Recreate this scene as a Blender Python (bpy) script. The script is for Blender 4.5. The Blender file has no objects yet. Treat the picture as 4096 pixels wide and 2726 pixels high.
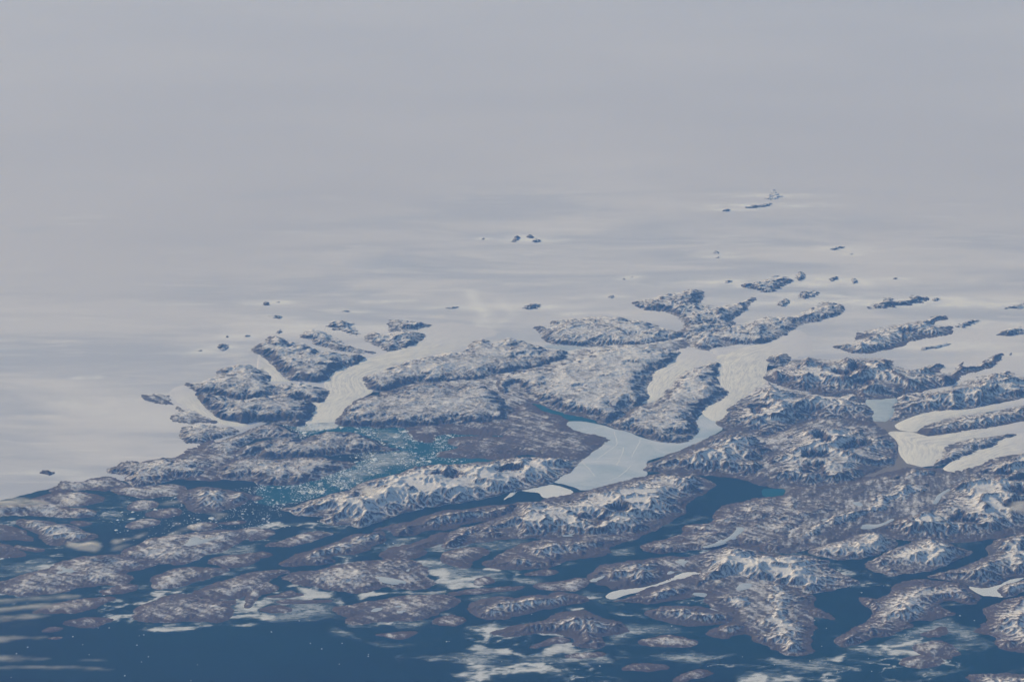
import bpy, math
import numpy as np

R = math.radians
scene = bpy.context.scene
COL = scene.collection

# ------------------------------------------------------------------ camera
CAM_H = 134e3                      # metres above the sea
DEP = R(18.0)                      # the view dips 18 degrees below level
HFOV = R(24.0)
CAM_Y = -CAM_H / math.tan(DEP)     # so that the world origin sits in mid-picture
cam_data = bpy.data.cameras.new('camera')
cam_data.sensor_width = 36.0
cam_data.lens = 18.0 / math.tan(HFOV / 2)
cam_data.clip_start = 1000.0
cam_data.clip_end = 6e6
cam = bpy.data.objects.new('camera', cam_data)
COL.objects.link(cam)
cam.location = (0, CAM_Y, CAM_H)
cam.rotation_euler = (math.pi / 2 - DEP, 0, 0)
scene.camera = cam

# ------------------------------------------------------------------ sky and sun
SUN_EL, SUN_AZ = 21.0, -52.0       # azimuth measured from +Y (away from the camera), negative = west of it
world = bpy.data.worlds.new('World')
scene.world = world
world.use_nodes = True
wn = world.node_tree
bg = wn.nodes['Background']
sky = wn.nodes.new('ShaderNodeTexSky')
sky.sky_type = 'NISHITA'
sky.sun_disc = False
sky.sun_elevation = R(SUN_EL)
sky.sun_rotation = R(SUN_AZ)
wn.links.new(sky.outputs[0], bg.inputs[0])
bg.inputs[1].default_value = 0.12

sun_data = bpy.data.lights.new('sun', 'SUN')
sun_data.energy = 4.9
sun_data.angle = R(0.53)
sun_data.color = (1.0, 0.97, 0.955)
sun = bpy.data.objects.new('sun', sun_data)
COL.objects.link(sun)
sun.rotation_euler = (R(90 - SUN_EL), 0, R(180 - SUN_AZ))
sun.location = (-150e3, 150e3, 150e3)

scene.view_settings.view_transform = 'Standard'
scene.view_settings.look = 'None'
scene.view_settings.exposure = -0.36
scene.view_settings.gamma = 1.0
scene.render.engine = 'CYCLES'
scene.cycles.use_denoising = True
scene.cycles.max_bounces = 6
scene.cycles.volume_bounces = 1
scene.cycles.transparent_max_bounces = 16

# ------------------------------------------------------------------ photo pixels -> ground
TILES = {'A': (0, 1300, 2.2988), 'B': (1024, 1100, 2.2988), 'C': (2048, 1100, 2.2988), 'D': (3072, 1000, 2.2988),
         'E': (0, 1900, 1.8984), 'F': (1024, 1700, 2.2988), 'G': (2048, 1600, 2.2988), 'H': (3072, 1600, 2.2988),
         'I': (1024, 2150, 2.3008), 'J': (2048, 2150, 2.3008), 'K': (3072, 2150, 2.3008),
         'L': (0, 0, 1.1504), 'R': (2048, 0, 1.1504), 'S': (0, 0, 1.0)}

def pix(s):
    """'B 10,20 30,40 C 5,6' -> array of full-size photo pixels"""
    out, t = [], None
    for w in s.split():
        if w in TILES:
            t = TILES[w]
        else:
            a, b = w.split(',')
            out.append((t[0] + float(a) / t[2], t[1] + float(b) / t[2]))
    return np.array(out)

TANH = math.tan(HFOV / 2)
def hit(p, z):
    """pixel rays met with the level z"""
    u = (p[:, 0] - 2048) / 2048 * TANH
    v = (1363 - p[:, 1]) / 2048 * TANH
    c, s = math.cos(DEP), math.sin(DEP)
    dy = c + v * s
    dz = -s + v * c
    t = (z - CAM_H) / dz
    return np.stack([u * t, CAM_Y + dy * t], 1)

# coast line from which the inland ice rises
COAST = hit(pix('S -700,1990 0,1965 450,1885 900,1745 1300,1655 1700,1580 2200,1500 2600,1600 2860,1685 3200,1660 3560,1740 3900,1810 4300,1760 4900,1700'), 0.0)
def smooth_y(line, x, span=6000.0):
    y = 0
    for o in (-1.0, -0.5, 0, 0.5, 1.0):
        y = y + np.interp(x + o * span, line[:, 0], line[:, 1])
    return y / 5
def E(x, y):
    d = np.maximum(y - smooth_y(COAST, x), 0)
    return 1900 * (1 - np.exp(-d / 95e3))

def ground(p):
    z = np.zeros(len(p))
    for _ in range(8):
        q = hit(p, z)
        z = E(q[:, 0], q[:, 1])
    return q

# ------------------------------------------------------------------ noise
rs = np.random.RandomState(7)
PERM = rs.permutation(1024)
PERM = np.concatenate([PERM, PERM])
GA = rs.uniform(0, 2 * math.pi, 1024)
GX, GY = np.cos(GA), np.sin(GA)
def perlin(x, y):
    xi = np.floor(x).astype(np.int64); yi = np.floor(y).astype(np.int64)
    fx = x - xi; fy = y - yi
    xi &= 1023; yi &= 1023
    u = fx * fx * fx * (fx * (fx * 6 - 15) + 10)
    v = fy * fy * fy * (fy * (fy * 6 - 15) + 10)
    x1 = (xi + 1) & 1023; y1 = (yi + 1) & 1023
    def g(a, b, dx, dy):
        h = PERM[PERM[a] + b]
        return GX[h] * dx + GY[h] * dy
    n00 = g(xi, yi, fx, fy); n10 = g(x1, yi, fx - 1, fy)
    n01 = g(xi, y1, fx, fy - 1); n11 = g(x1, y1, fx - 1, fy - 1)
    a = n00 + u * (n10 - n00); b = n01 + u * (n11 - n01)
    return (a + v * (b - a)) * 1.5
def fbm(x, y, wl, octs, seed=0, gain=0.5):
    s, a, t = 0, 1.0, 0.0
    for k in range(octs):
        f = 2.03 ** k / wl
        s = s + a * perlin(x * f + 13.7 * k + seed * 7.31, y * f + 5.1 * k + seed * 3.17)
        t += a; a *= gain
    return s / t * 1.35
def ridged(x, y, wl, octs, seed=0, gain=0.5):
    s, a, t, w = 0, 1.0, 0.0, 1.0
    for k in range(octs):
        f = 2.03 ** k / wl
        n = 1 - np.abs(perlin(x * f + 9.3 * k + seed * 5.77, y * f + 3.9 * k + seed * 8.13)) * 1.6
        n = np.clip(n, 0, 1) ** 2
        s = s + a * n * w
        w = np.clip(n * 1.6, 0.25, 1)
        t += a; a *= gain
    return s / t
def sstep(a, b, x):
    t = np.clip((x - a) / (b - a), 0, 1)
    return t * t * (3 - 2 * t)
def sdist(poly, x, y):
    """signed distance to a closed outline, positive inside"""
    shp = x.shape
    x = x.ravel(); y = y.ravel()
    best = np.full(x.shape, 1e30)
    ins = np.zeros(x.shape, bool)
    n = len(poly)
    for i in range(n):
        ax, ay = poly[i]; bx, by = poly[(i + 1) % n]
        ex, ey = bx - ax, by - ay
        L = ex * ex + ey * ey + 1e-9
        t = np.clip(((x - ax) * ex + (y - ay) * ey) / L, 0, 1)
        dx = x - ax - t * ex; dy = y - ay - t * ey
        np.minimum(best, dx * dx + dy * dy, out=best)
        if ey != 0:
            c = (ay > y) != (by > y)
            ins ^= c & (x < ex * (y - ay) / ey + ax)
    d = np.sqrt(best)
    return np.where(ins, d, -d).reshape(shp)
def chaikin(p, n=2, closed=True):
    for _ in range(n):
        q = np.roll(p, -1, 0) if closed else p[1:]
        a = p if closed else p[:-1]
        r = np.empty((len(a) * 2, 2))
        r[0::2] = 0.78 * a + 0.22 * q
        r[1::2] = 0.22 * a + 0.78 * q
        if not closed:
            r = np.vstack([p[:1], r, p[-1:]])
        p = r
    return p

# ------------------------------------------------------------------ mesh helpers
def tag(o, label=None, cat=None, group=None, kind=None):
    for k, v in (('label', label), ('category', cat), ('group', group), ('kind', kind)):
        if v:
            o[k] = v
    return o

def mesh_obj(name, verts, quads, mat, attrs=None, smooth=True, uv=None):
    verts = np.asarray(verts, dtype=np.float64)
    org = np.array([(verts[:, 0].min() + verts[:, 0].max()) / 2, (verts[:, 1].min() + verts[:, 1].max()) / 2, 0.0])
    quads = np.asarray(quads, dtype=np.int32)
    me = bpy.data.meshes.new(name)
    me.vertices.add(len(verts))
    me.vertices.foreach_set('co', (verts - org).astype(np.float32).ravel())
    nf, k = quads.shape
    me.loops.add(nf * k)
    me.loops.foreach_set('vertex_index', quads.ravel())
    me.polygons.add(nf)
    me.polygons.foreach_set('loop_start', np.arange(0, nf * k, k, dtype=np.int32))
    me.polygons.foreach_set('loop_total', np.full(nf, k, dtype=np.int32))
    me.polygons.foreach_set('use_smooth', np.full(nf, smooth))
    me.update(calc_edges=True)
    for an, av in (attrs or {}).items():
        a = me.attributes.new(an, 'FLOAT', 'POINT')
        a.data.foreach_set('value', np.asarray(av, dtype=np.float32).ravel())
    me.materials.append(mat)
    o = bpy.data.objects.new(name, me)
    o.location = org
    COL.objects.link(o)
    return o

def grid_obj(name, X, Y, Z, keep, mat, attrs=None):
    """grid of points; keep = cells to keep (ny-1, nx-1)"""
    ny, nx = X.shape
    idx = np.arange(ny * nx).reshape(ny, nx)
    q = np.stack([idx[:-1, :-1][keep], idx[:-1, 1:][keep], idx[1:, 1:][keep], idx[1:, :-1][keep]], 1)
    used = np.zeros(ny * nx, bool); used[q.ravel()] = True
    remap = np.cumsum(used) - 1
    V = np.stack([X.ravel(), Y.ravel(), Z.ravel()], 1)[used]
    at = {k: np.broadcast_to(v, X.shape).ravel()[used] for k, v in (attrs or {}).items()}
    return mesh_obj(name, V, remap[q], mat, at)

def cells(m):
    return m[:-1, :-1] | m[1:, :-1] | m[:-1, 1:] | m[1:, 1:]

# ------------------------------------------------------------------ materials
def new_mat(name):
    m = bpy.data.materials.new(name); m.use_nodes = True
    nt = m.node_tree
    return m, nt, nt.nodes['Principled BSDF']
def N(nt, typ, **kw):
    n = nt.nodes.new(typ)
    for k, v in kw.items():
        setattr(n, k, v)
    return n
def setin(n, **kw):
    for k, v in kw.items():
        n.inputs[k].default_value = v
def attr(nt, name):
    n = N(nt, 'ShaderNodeAttribute'); n.attribute_name = name
    return n.outputs['Fac']
def math_(nt, op, a, b=None, clamp=False):
    n = N(nt, 'ShaderNodeMath', operation=op); n.use_clamp = clamp
    for i, v in enumerate((a, b)):
        if v is None: continue
        if isinstance(v, (int, float)): n.inputs[i].default_value = v
        else: nt.links.new(v, n.inputs[i])
    return n.outputs[0]
def noise(nt, vec, wl, detail=3.0, rough=0.55, sc=(1, 1, 1), dist=0.0):
    mp = N(nt, 'ShaderNodeMapping')
    mp.inputs['Scale'].default_value = (sc[0] / wl, sc[1] / wl, sc[2] / wl)
    nt.links.new(vec, mp.inputs['Vector'])
    n = N(nt, 'ShaderNodeTexNoise')
    setin(n, Scale=1.0, Detail=detail, Roughness=rough, Distortion=dist)
    nt.links.new(mp.outputs[0], n.inputs['Vector'])
    return n.outputs['Fac']
def mapr(nt, v, a, b, c=0.0, d=1.0, smooth=True):
    n = N(nt, 'ShaderNodeMapRange')
    n.interpolation_type = 'SMOOTHSTEP' if smooth else 'LINEAR'
    nt.links.new(v, n.inputs['Value'])
    for k, x in (('From Min', a), ('From Max', b), ('To Min', c), ('To Max', d)):
        if isinstance(x, (int, float)): n.inputs[k].default_value = x
        else: nt.links.new(x, n.inputs[k])
    return n.outputs['Result']
def mix(nt, f, a, b):
    n = N(nt, 'ShaderNodeMix', data_type='RGBA')
    if isinstance(f, (int, float)): n.inputs['Factor'].default_value = f
    else: nt.links.new(f, n.inputs['Factor'])
    for k, c in ((6, a), (7, b)):
        if isinstance(c, tuple): n.inputs[k].default_value = (*c, 1)
        else: nt.links.new(c, n.inputs[k])
    return n.outputs[2]
def pos(nt):
    return N(nt, 'ShaderNodeNewGeometry').outputs['Position']

SNOW = (0.80, 0.80, 0.80)
def make_land_mat():
    m, nt, b = new_mat('snow_dusted_rock')
    P = pos(nt)
    s = attr(nt, 'snow'); tone = attr(nt, 'tone'); low = attr(nt, 'low')
    f1 = noise(nt, P, 400.0, 4, 0.75, (1, .55, 1), 0.3)
    f2 = noise(nt, P, 3600.0, 4, 0.6)
    f3 = noise(nt, P, 900.0, 3, 0.6)
    t = math_(nt, 'ADD', s, math_(nt, 'MULTIPLY', math_(nt, 'SUBTRACT', f1, 0.5), 0.85))
    sm = mapr(nt, t, 0.18, 0.80)
    grey = mix(nt, f2, (0.070, 0.067, 0.072), (0.135, 0.122, 0.122))
    brown = mix(nt, f2, (0.082, 0.063, 0.061), (0.135, 0.100, 0.092))
    rock = mix(nt, tone, grey, brown)
    shore = mix(nt, f3, (0.120, 0.085, 0.076), (0.09, 0.066, 0.060))
    rock = mix(nt, math_(nt, 'MULTIPLY', low, 0.6), rock, shore)
    rock = mix(nt, mapr(nt, f3, 0.35, 0.7, 0.0, 0.30), rock, (0.055, 0.048, 0.048))
    sn = mix(nt, f3, (0.62, 0.62, 0.65), (0.82, 0.80, 0.78))
    c = mix(nt, sm, rock, sn)
    nt.links.new(c, b.inputs['Base Color'])
    setin(b, Roughness=0.9)
    b.inputs['Specular IOR Level'].default_value = 0.1
    bp = N(nt, 'ShaderNodeBump'); setin(bp, Strength=1.0, Distance=120.0)
    nt.links.new(noise(nt, P, 600.0, 5, 0.62), bp.inputs['Height'])
    nt.links.new(bp.outputs[0], b.inputs['Normal'])
    return m
def make_ice_mat():
    m, nt, b = new_mat('inland_ice')
    P = pos(nt)
    marg = attr(nt, 'margin'); st = attr(nt, 'streak')
    a = noise(nt, P, 16000.0, 5, 0.6, (0.3, 1, 1), 0.6)
    c = noise(nt, P, 4200.0, 5, 0.62, (0.22, 1, 1), 0.5)
    d = noise(nt, P, 90000.0, 3, 0.5, (0.6, 1, 1))
    dry = mix(nt, mapr(nt, d, 0.35, 0.65), (0.605, 0.588, 0.608), (0.650, 0.628, 0.640))
    old = mix(nt, mapr(nt, a, 0.36, 0.64), (0.535, 0.548, 0.600), (0.735, 0.712, 0.715))
    old = mix(nt, mapr(nt, c, 0.53, 0.72, 0.0, 0.65), old, (0.82, 0.79, 0.775))
    base = mix(nt, marg, dry, old)
    base = mix(nt, math_(nt, 'MULTIPLY', st, 0.85, True), base, (0.87, 0.85, 0.82))
    base = mix(nt, math_(nt, 'MULTIPLY', math_(nt, 'MULTIPLY', st, -1.0), 0.5, True), base, (0.46, 0.51, 0.58))
    nt.links.new(base, b.inputs['Base Color'])
    setin(b, Roughness=0.85); b.inputs['Specular IOR Level'].default_value = 0.2
    bp = N(nt, 'ShaderNodeBump'); setin(bp, Strength=0.8, Distance=60.0)
    nt.links.new(noise(nt, P, 3800.0, 5, 0.6, (0.4, 1, 1)), bp.inputs['Height'])
    nt.links.new(bp.outputs[0], b.inputs['Normal'])
    return m
def make_glacier_mat():
    m, nt, b = new_mat('glacier_ice')
    P = pos(nt)
    u = attr(nt, 'across'); v = attr(nt, 'along')
    cmb = N(nt, 'ShaderNodeCombineXYZ')
    nt.links.new(math_(nt, 'MULTIPLY', u, 14.0), cmb.inputs[0])
    nt.links.new(math_(nt, 'MULTIPLY', v, 0.35), cmb.inputs[1])
    st = N(nt, 'ShaderNodeTexNoise'); setin(st, Scale=1.0, Detail=4.0, Roughness=0.6, Distortion=0.3)
    nt.links.new(cmb.outputs[0], st.inputs['Vector'])
    f = noise(nt, P, 900.0, 3, 0.6)
    base = mix(nt, mapr(nt, st.outputs['Fac'], 0.33, 0.62), (0.60, 0.60, 0.60), (0.86, 0.825, 0.745))
    base = mix(nt, mapr(nt, f, 0.45, 0.75, 0.0, 0.3), base, (0.81, 0.79, 0.75))
    base = mix(nt, attr(nt, 'head'), (0.68, 0.665, 0.685), base)
    toe = attr(nt, 'toe')
    base = mix(nt, math_(nt, 'MULTIPLY', toe, 0.55), base, (0.83, 0.81, 0.74))
    nt.links.new(base, b.inputs['Base Color'])
    setin(b, Roughness=0.85); b.inputs['Specular IOR Level'].default_value = 0.2
    bp = N(nt, 'ShaderNodeBump'); setin(bp, Strength=0.4, Distance=40.0)
    nt.links.new(math_(nt, 'ADD', st.outputs['Fac'], math_(nt, 'MULTIPLY', f, 0.25)), bp.inputs['Height'])
    nt.links.new(bp.outputs[0], b.inputs['Normal'])
    return m
def make_sea_mat(name, c1, c2):
    m, nt, b = new_mat(name)
    P = pos(nt)
    a = noise(nt, P, 30000.0, 4, 0.55, (0.5, 1, 1), 0.5)
    nt.links.new(mix(nt, mapr(nt, a, 0.3, 0.7), c1, c2), b.inputs['Base Color'])
    setin(b, Roughness=0.5); b.inputs['Specular IOR Level'].default_value = 0.05
    return m
def make_flat_ice_mat(name, c1, c2, wl=5000.0):
    m, nt, b = new_mat(name)
    P = pos(nt)
    a = noise(nt, P, wl, 5, 0.6, (0.5, 1, 1), 0.8)
    nt.links.new(mix(nt, mapr(nt, a, 0.3, 0.7), c1, c2), b.inputs['Base Color'])
    setin(b, Roughness=0.7); b.inputs['Specular IOR Level'].default_value = 0.25
    return m
def make_drift_mat():
    m, nt, b = new_mat('drift_ice')
    P = pos(nt)
    cov = attr(nt, 'cov')
    n1 = noise(nt, P, 1700.0, 5, 0.68, (0.35, 1, 1), 1.6)
    n2 = noise(nt, P, 520.0, 3, 0.6, (0.6, 1, 1), 0.4)
    nn = math_(nt, 'ADD', math_(nt, 'MULTIPLY', n1, 0.6), math_(nt, 'MULTIPLY', n2, 0.4))
    t = math_(nt, 'SUBTRACT', math_(nt, 'ADD', cov, 0.02), nn)
    fac = mapr(nt, t, -0.26, 0.36)
    nt.links.new(mix(nt, fac, (0.30, 0.41, 0.48), (0.70, 0.71, 0.71)), b.inputs['Base Color'])
    setin(b, Roughness=0.8); b.inputs['Specular IOR Level'].default_value = 0.2
    tr = N(nt, 'ShaderNodeBsdfTransparent')
    ms = N(nt, 'ShaderNodeMixShader')
    nt.links.new(fac, ms.inputs[0]); nt.links.new(tr.outputs[0], ms.inputs[1]); nt.links.new(b.outputs[0], ms.inputs[2])
    out = nt.nodes['Material Output']
    nt.links.new(ms.outputs[0], out.inputs['Surface'])
    return m
def make_berg_mat():
    m, nt, b = new_mat('iceberg_ice')
    a = noise(nt, pos(nt), 120.0, 3, 0.6)
    nt.links.new(mix(nt, a, (0.60, 0.68, 0.72), (0.78, 0.79, 0.78)), b.inputs['Base Color'])
    setin(b, Roughness=0.7)
    return m
def make_gravel_mat():
    m, nt, b = new_mat('river_gravel')
    P = pos(nt)
    a = noise(nt, P, 4000.0, 5, 0.6, (0.5, 1, 1), 1.0)
    c = noise(nt, P, 900.0, 4, 0.6)
    base = mix(nt, a, (0.14, 0.12, 0.105), (0.24, 0.215, 0.19))
    base = mix(nt, mapr(nt, c, 0.5, 0.75, 0.0, 0.5), base, (0.11, 0.09, 0.075))
    nt.links.new(base, b.inputs['Base Color']); setin(b, Roughness=0.9)
    return m
def make_cloud_mat(name, density):
    m = bpy.data.materials.new(name); m.use_nodes = True
    nt = m.node_tree; nt.nodes.clear()
    out = N(nt, 'ShaderNodeOutputMaterial')
    v = N(nt, 'ShaderNodeVolumePrincipled')
    v.inputs['Color'].default_value = (0.97, 0.97, 0.98, 1)
    v.inputs['Absorption Color'].default_value = (1, 1, 1, 1)
    v.inputs['Density'].default_value = density
    v.inputs['Anisotropy'].default_value = 0.1
    nt.links.new(v.outputs[0], out.inputs['Volume'])
    return m

M_LAND = make_land_mat(); M_ICE = make_ice_mat(); M_GLAC = make_glacier_mat()
M_SEA = make_sea_mat('sea_water', (0.0, 0.017, 0.022), (0.0, 0.032, 0.040))
M_TURQ = make_sea_mat('milky_meltwater', (0.002, 0.080, 0.112), (0.006, 0.110, 0.145))
M_FAST = make_flat_ice_mat('fjord_ice', (0.40, 0.49, 0.56), (0.62, 0.65, 0.70), 5000.0)
M_LAKE = make_flat_ice_mat('lake_ice', (0.36, 0.43, 0.49), (0.52, 0.56, 0.60), 2500.0)
M_WHITE = make_flat_ice_mat('snowy_sea_ice', (0.66, 0.69, 0.70), (0.78, 0.78, 0.77), 2500.0)
M_BLUE = make_flat_ice_mat('bare_blue_ice', (0.36, 0.44, 0.48), (0.52, 0.57, 0.60), 900.0)
M_DRIFT = make_drift_mat(); M_BERG = make_berg_mat(); M_GRAV = make_gravel_mat()
M_MORAINE = make_flat_ice_mat('dirty_moraine_ice', (0.54, 0.53, 0.53), (0.66, 0.64, 0.62), 1500.0)
M_CLOUD = make_cloud_mat('cloud_vapour', 0.0024)

# ------------------------------------------------------------------ what the photograph shows, traced
# style: H wall height, w wall width, P ridge height, wl ridge spacing, snow bias, tone (0 grey - 1 brown)
STY = {
    'plateau': dict(H=430, w=800, P=260, M=360, ms=3200, wl=5200, snow=0.50, tone=0.15, lo=90),
    'alpine':  dict(H=140, w=1200, P=1400, M=600, ms=4500, wl=8200, snow=0.60, tone=0.4, lo=200),
    'rugged':  dict(H=230, w=800, P=560, M=330, ms=3000, wl=4600, snow=0.53, tone=0.2, lo=60),
    'hill':    dict(H=70, w=1300, P=430, M=720, ms=3600, wl=6500, snow=0.62, tone=0.5, lo=190),
    'low':     dict(H=40, w=700, P=150, M=190, ms=2600, wl=4500, snow=0.42, tone=0.75, lo=80),
    'skerry':  dict(H=30, w=450, P=80, M=60, ms=1500, wl=3500, snow=0.30, tone=0.95, lo=50),
    'nun':     dict(H=90, w=400, P=420, M=140, ms=900, wl=1500, snow=0.60, tone=0.25, lo=0),
}
LAND = []
def land(name, cat, style, label, pts, **kw):
    LAND.append((name, cat, dict(STY[style], style=style, **kw), label, pix(pts)))

# -- low rocky ground that joins the mountains
BASE = dict(H=25, w=900, P=170, wl=4200, tone=.45)
land('terrain', None, 'low', 'dark valley ground between the snowy plateaus beside the large glacier',
     'B 1250,1040 1700,960 2354,850 C 450,700 900,630 1350,580 1640,560 1600,640 1480,720 1290,900 1200,1160 860,1360 700,1300 450,1260 220,1160 60,1200 B 2300,1420 1400,1400 1000,1200', **dict(BASE, snow=.46))
land('terrain', None, 'low', 'dark valley ground between the right-hand mountains and ridges',
     'H 60,905 300,800 900,720 1300,610 1640,640 1800,640 2100,520 2700,400 2700,1100 2000,1290 1250,1290 1050,1195 850,1225 400,1345 200,1400 0,1390 G 2100,1340 1890,1130 1960,970 2354,890', **dict(BASE, snow=.31))
land('terrain', None, 'low', 'brown lake-dotted ground joining the hills left of the wide strait',
     'J 1000,225 1400,190 1700,170 1960,80 2354,160 K 100,170 200,450 390,600 360,960 140,1040 J 2300,940 2200,880 2000,770 2060,720 1900,660 1800,560 1900,495 1700,465 1640,525 1300,545 1150,510 1350,440 1560,380 1800,325 1640,292 1400,300', **dict(BASE, snow=.36))
land('terrain', None, 'low', 'scree ground around the foot of the cone-shaped and the round mountain',
     'G 1300,570 1960,290 2100,250 2354,290 H 200,210 500,140 900,170 1150,330 1180,560 900,690 300,800 0,790 G 2150,715 1900,685 1300,655', **dict(BASE, snow=.38))
land('terrain', None, 'low', 'brown moraine ground between the ice sheet margin and the first inlets',
     'A 1560,1260 1700,1150 1850,1080 1990,1060 2200,1150 2170,1240 2080,1300 2040,1380 1990,1430 1800,1420 1650,1380', **dict(BASE, snow=.30, tone=.8))
land('terrain', None, 'low', 'brown lower slopes around the jagged snow-crested peninsula',
     'F 1700,1120 1900,960 2354,840 G 300,910 700,845 1270,680 1850,750 1740,850 1560,960 1580,1030 1200,1230 850,1350 860,1400 520,1450 330,1525 60,1540 F 2150,1290 2250,1200 G 100,1320 300,1290 640,1262 300,1260 0,1250', **dict(BASE, snow=.34, tone=.6))
# -- left bank: ice-sheet margin
land('headland', 'headland', 'low', 'narrow dark rock spit pointing into the small ice tongue at the ice sheet edge',
     'A 1300,650 1420,612 1560,630 1590,690 1700,740 1850,800 1960,860 1995,895 1900,905 1700,900 1540,870 1600,810 1650,790 1540,740 1380,700', tone=.3, snow=.34)
land('mountain', 'mountain', 'plateau', 'speckled snowy plateau with a blunt nose at the bend of the large white glacier',
     'A 1690,530 1850,515 1990,480 2000,400 2150,355 2300,350 B 30,850 110,890 150,940 130,985 300,985 480,990 620,1015 710,1080 640,1130 600,1172 500,1170 400,1130 200,1110 0,1130 A 2200,700 2000,640 1790,620', H=420)
land('mountain', 'mountain', 'plateau', 'dark-walled plateau above the glacier front where the bergs begin',
     'A 1790,620 2000,640 2200,700 B 0,1110 200,1095 300,1090 410,1110 450,1150 520,1190 525,1240 500,1310 430,1385 200,1362 0,1345 A 2250,905 2100,885 2000,855 1930,800 1880,745 1840,690', H=700)
land('mountain', 'mountain', 'plateau', 'broad snowy massif on the upper bank of the large glacier, serrated along its ice sheet side',
     'B -30,650 60,610 130,560 200,560 330,600 440,630 560,690 800,720 1010,750 990,780 900,830 780,870 690,920 660,970 560,985 400,985 290,970 230,900 170,830 100,790 30,730 -30,700', H=560, P=520)
land('nunatak', 'nunatak', 'nun', 'small dark twin peak rising from ice beside the serrated massif',
     'B 175,520 235,490 240,530 200,545')
land('mountain', 'mountain', 'rugged', 'wedge-shaped rocky ridge between two small side glaciers joining the large glacier',
     'B 390,570 480,480 560,490 640,510 730,560 820,610 950,660 1140,710 1060,735 850,715 700,690 560,640 500,600')
land('nunatak', 'nunatak', 'rugged', 'white peak with dark cliffs at the head of a small side glacier',
     'B 640,465 730,405 800,395 900,430 940,490 950,560 860,560 780,510 700,500', snow=.7)
land('mountain', 'mountain', 'rugged', 'lobed rocky massif where the ice sheet narrows into the large glacier',
     'B 1000,560 1080,510 1200,540 1230,470 1200,440 1240,400 1330,390 1500,430 1630,450 1600,480 1480,490 1560,540 1550,590 1480,640 1380,670 1280,705 1180,700 1150,670 1060,630 995,605')
land('mountain', 'mountain', 'plateau', 'long plateau with a rounded dark nose on the inner bend of the large glacier',
     'B 960,960 1000,920 1100,890 1230,850 1300,800 1450,770 1600,730 1780,700 1870,710 1960,640 2000,600 2100,575 2170,620 2240,600 2310,565 C 0,580 80,585 180,620 230,635 330,680 490,690 540,760 430,800 300,850 150,870 0,890 B 2200,940 2000,985 1700,985 1500,985 1350,1015 1200,1055 1080,1058 1010,1020')
land('mountain', 'mountain', 'plateau', 'wide snowy plateau with streaked top, directly beyond the berg-filled fjord',
     'B 735,1350 800,1260 880,1170 950,1120 1040,1095 1200,1090 1240,1040 1400,1010 1600,990 1750,1010 1900,1010 2000,1010 2150,1020 2300,1150 2354,1240 2354,1330 2200,1350 2100,1370 1900,1385 1700,1392 1400,1402 1100,1402 900,1392 770,1388', H=560)
land('lowland', 'lowland', 'low', 'flat brown snow-free lowland with small inlets between berg fjord and frozen fjord',
     'F 1380,10 1700,-60 2354,-110 G 100,0 240,80 340,130 480,160 470,230 560,280 700,310 880,355 830,390 760,460 640,530 500,560 300,500 100,490 0,515 F 2200,310 2000,290 1690,290 1700,250 1950,200 1780,170 1780,120 1950,105 2300,110 2300,90 1900,75 1700,70 1630,90 1620,150 1560,150 1450,110', tone=.7, snow=.27, P=160)
land('mountain', 'mountain', 'plateau', 'large mottled snowy plateau between the turquoise lake and the forked glacier arm',
     'C 0,900 150,880 300,860 440,805 570,770 740,680 900,655 1100,645 1400,665 1540,705 1550,740 1500,780 1380,850 1290,890 1295,975 1225,1020 1265,1120 1215,1165 1100,1215 1020,1290 940,1340 860,1365 780,1340 720,1290 600,1262 450,1258 320,1200 220,1150 100,1080 0,1000 B 2300,1150 2150,1000', H=480, snow=.6)
land('mountain', 'mountain', 'rugged', 'oval dark-speckled plateau bordered by ice sheet and a small ice-marginal lake',
     'C 190,475 340,470 360,405 560,385 800,365 1000,375 1130,395 1250,420 1350,470 1560,515 1600,550 1500,580 1400,620 1250,650 900,650 700,660 500,640 370,640 300,590 250,530', H=300, P=420)
land('mountain', 'mountain', 'rugged', 'craggy forked massif standing highest above the ice sheet edge',
     'C 1110,270 1150,225 1300,190 1420,170 1520,150 1600,120 1680,120 1760,140 1770,200 1730,260 1800,260 1900,290 2050,250 2140,220 2210,195 2240,215 2180,290 2120,360 2060,380 2010,440 1950,480 1700,480 1610,470 1560,420 1480,360 1350,330 1200,320', P=820)
land('mountain', 'mountain', 'rugged', 'dark rugged ridge with a rounded brown summit along the upper bank of the winding glacier',
     'C 1580,600 1650,530 1750,490 2000,450 2100,430 2354,375 D 0,610 100,600 200,610 300,570 420,510 520,460 640,480 710,540 690,590 560,630 430,660 300,690 240,740 130,800 0,860 C 2200,640 2050,640 1900,660 1760,685 1650,650', tone=.4)
land('mountain', 'mountain', 'plateau', 'dark-sided snowy island of rock wrapped by two glacier tongues and the frozen fjord',
     'C 1860,790 1890,800 1910,850 1880,900 1900,960 1950,1050 1980,1090 1940,1130 1850,1190 1770,1210 1760,1240 1700,1300 1690,1350 1710,1430 1650,1510 1560,1540 1400,1540 1250,1490 1080,1430 960,1415 890,1380 1020,1300 1100,1250 1250,1190 1390,1120 1400,1080 1450,1020 1530,930 1580,880 1700,840 1800,800', H=430, P=380, snow=.54)
land('mountain', 'mountain', 'rugged', 'dark rocky saddle joining the craggy forked massif to the rounded brown summit ridge',
     'C 1540,520 1580,455 1700,440 1950,420 2060,420 2080,450 1980,520 1800,560 1640,590 1560,580', P=420)
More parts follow.
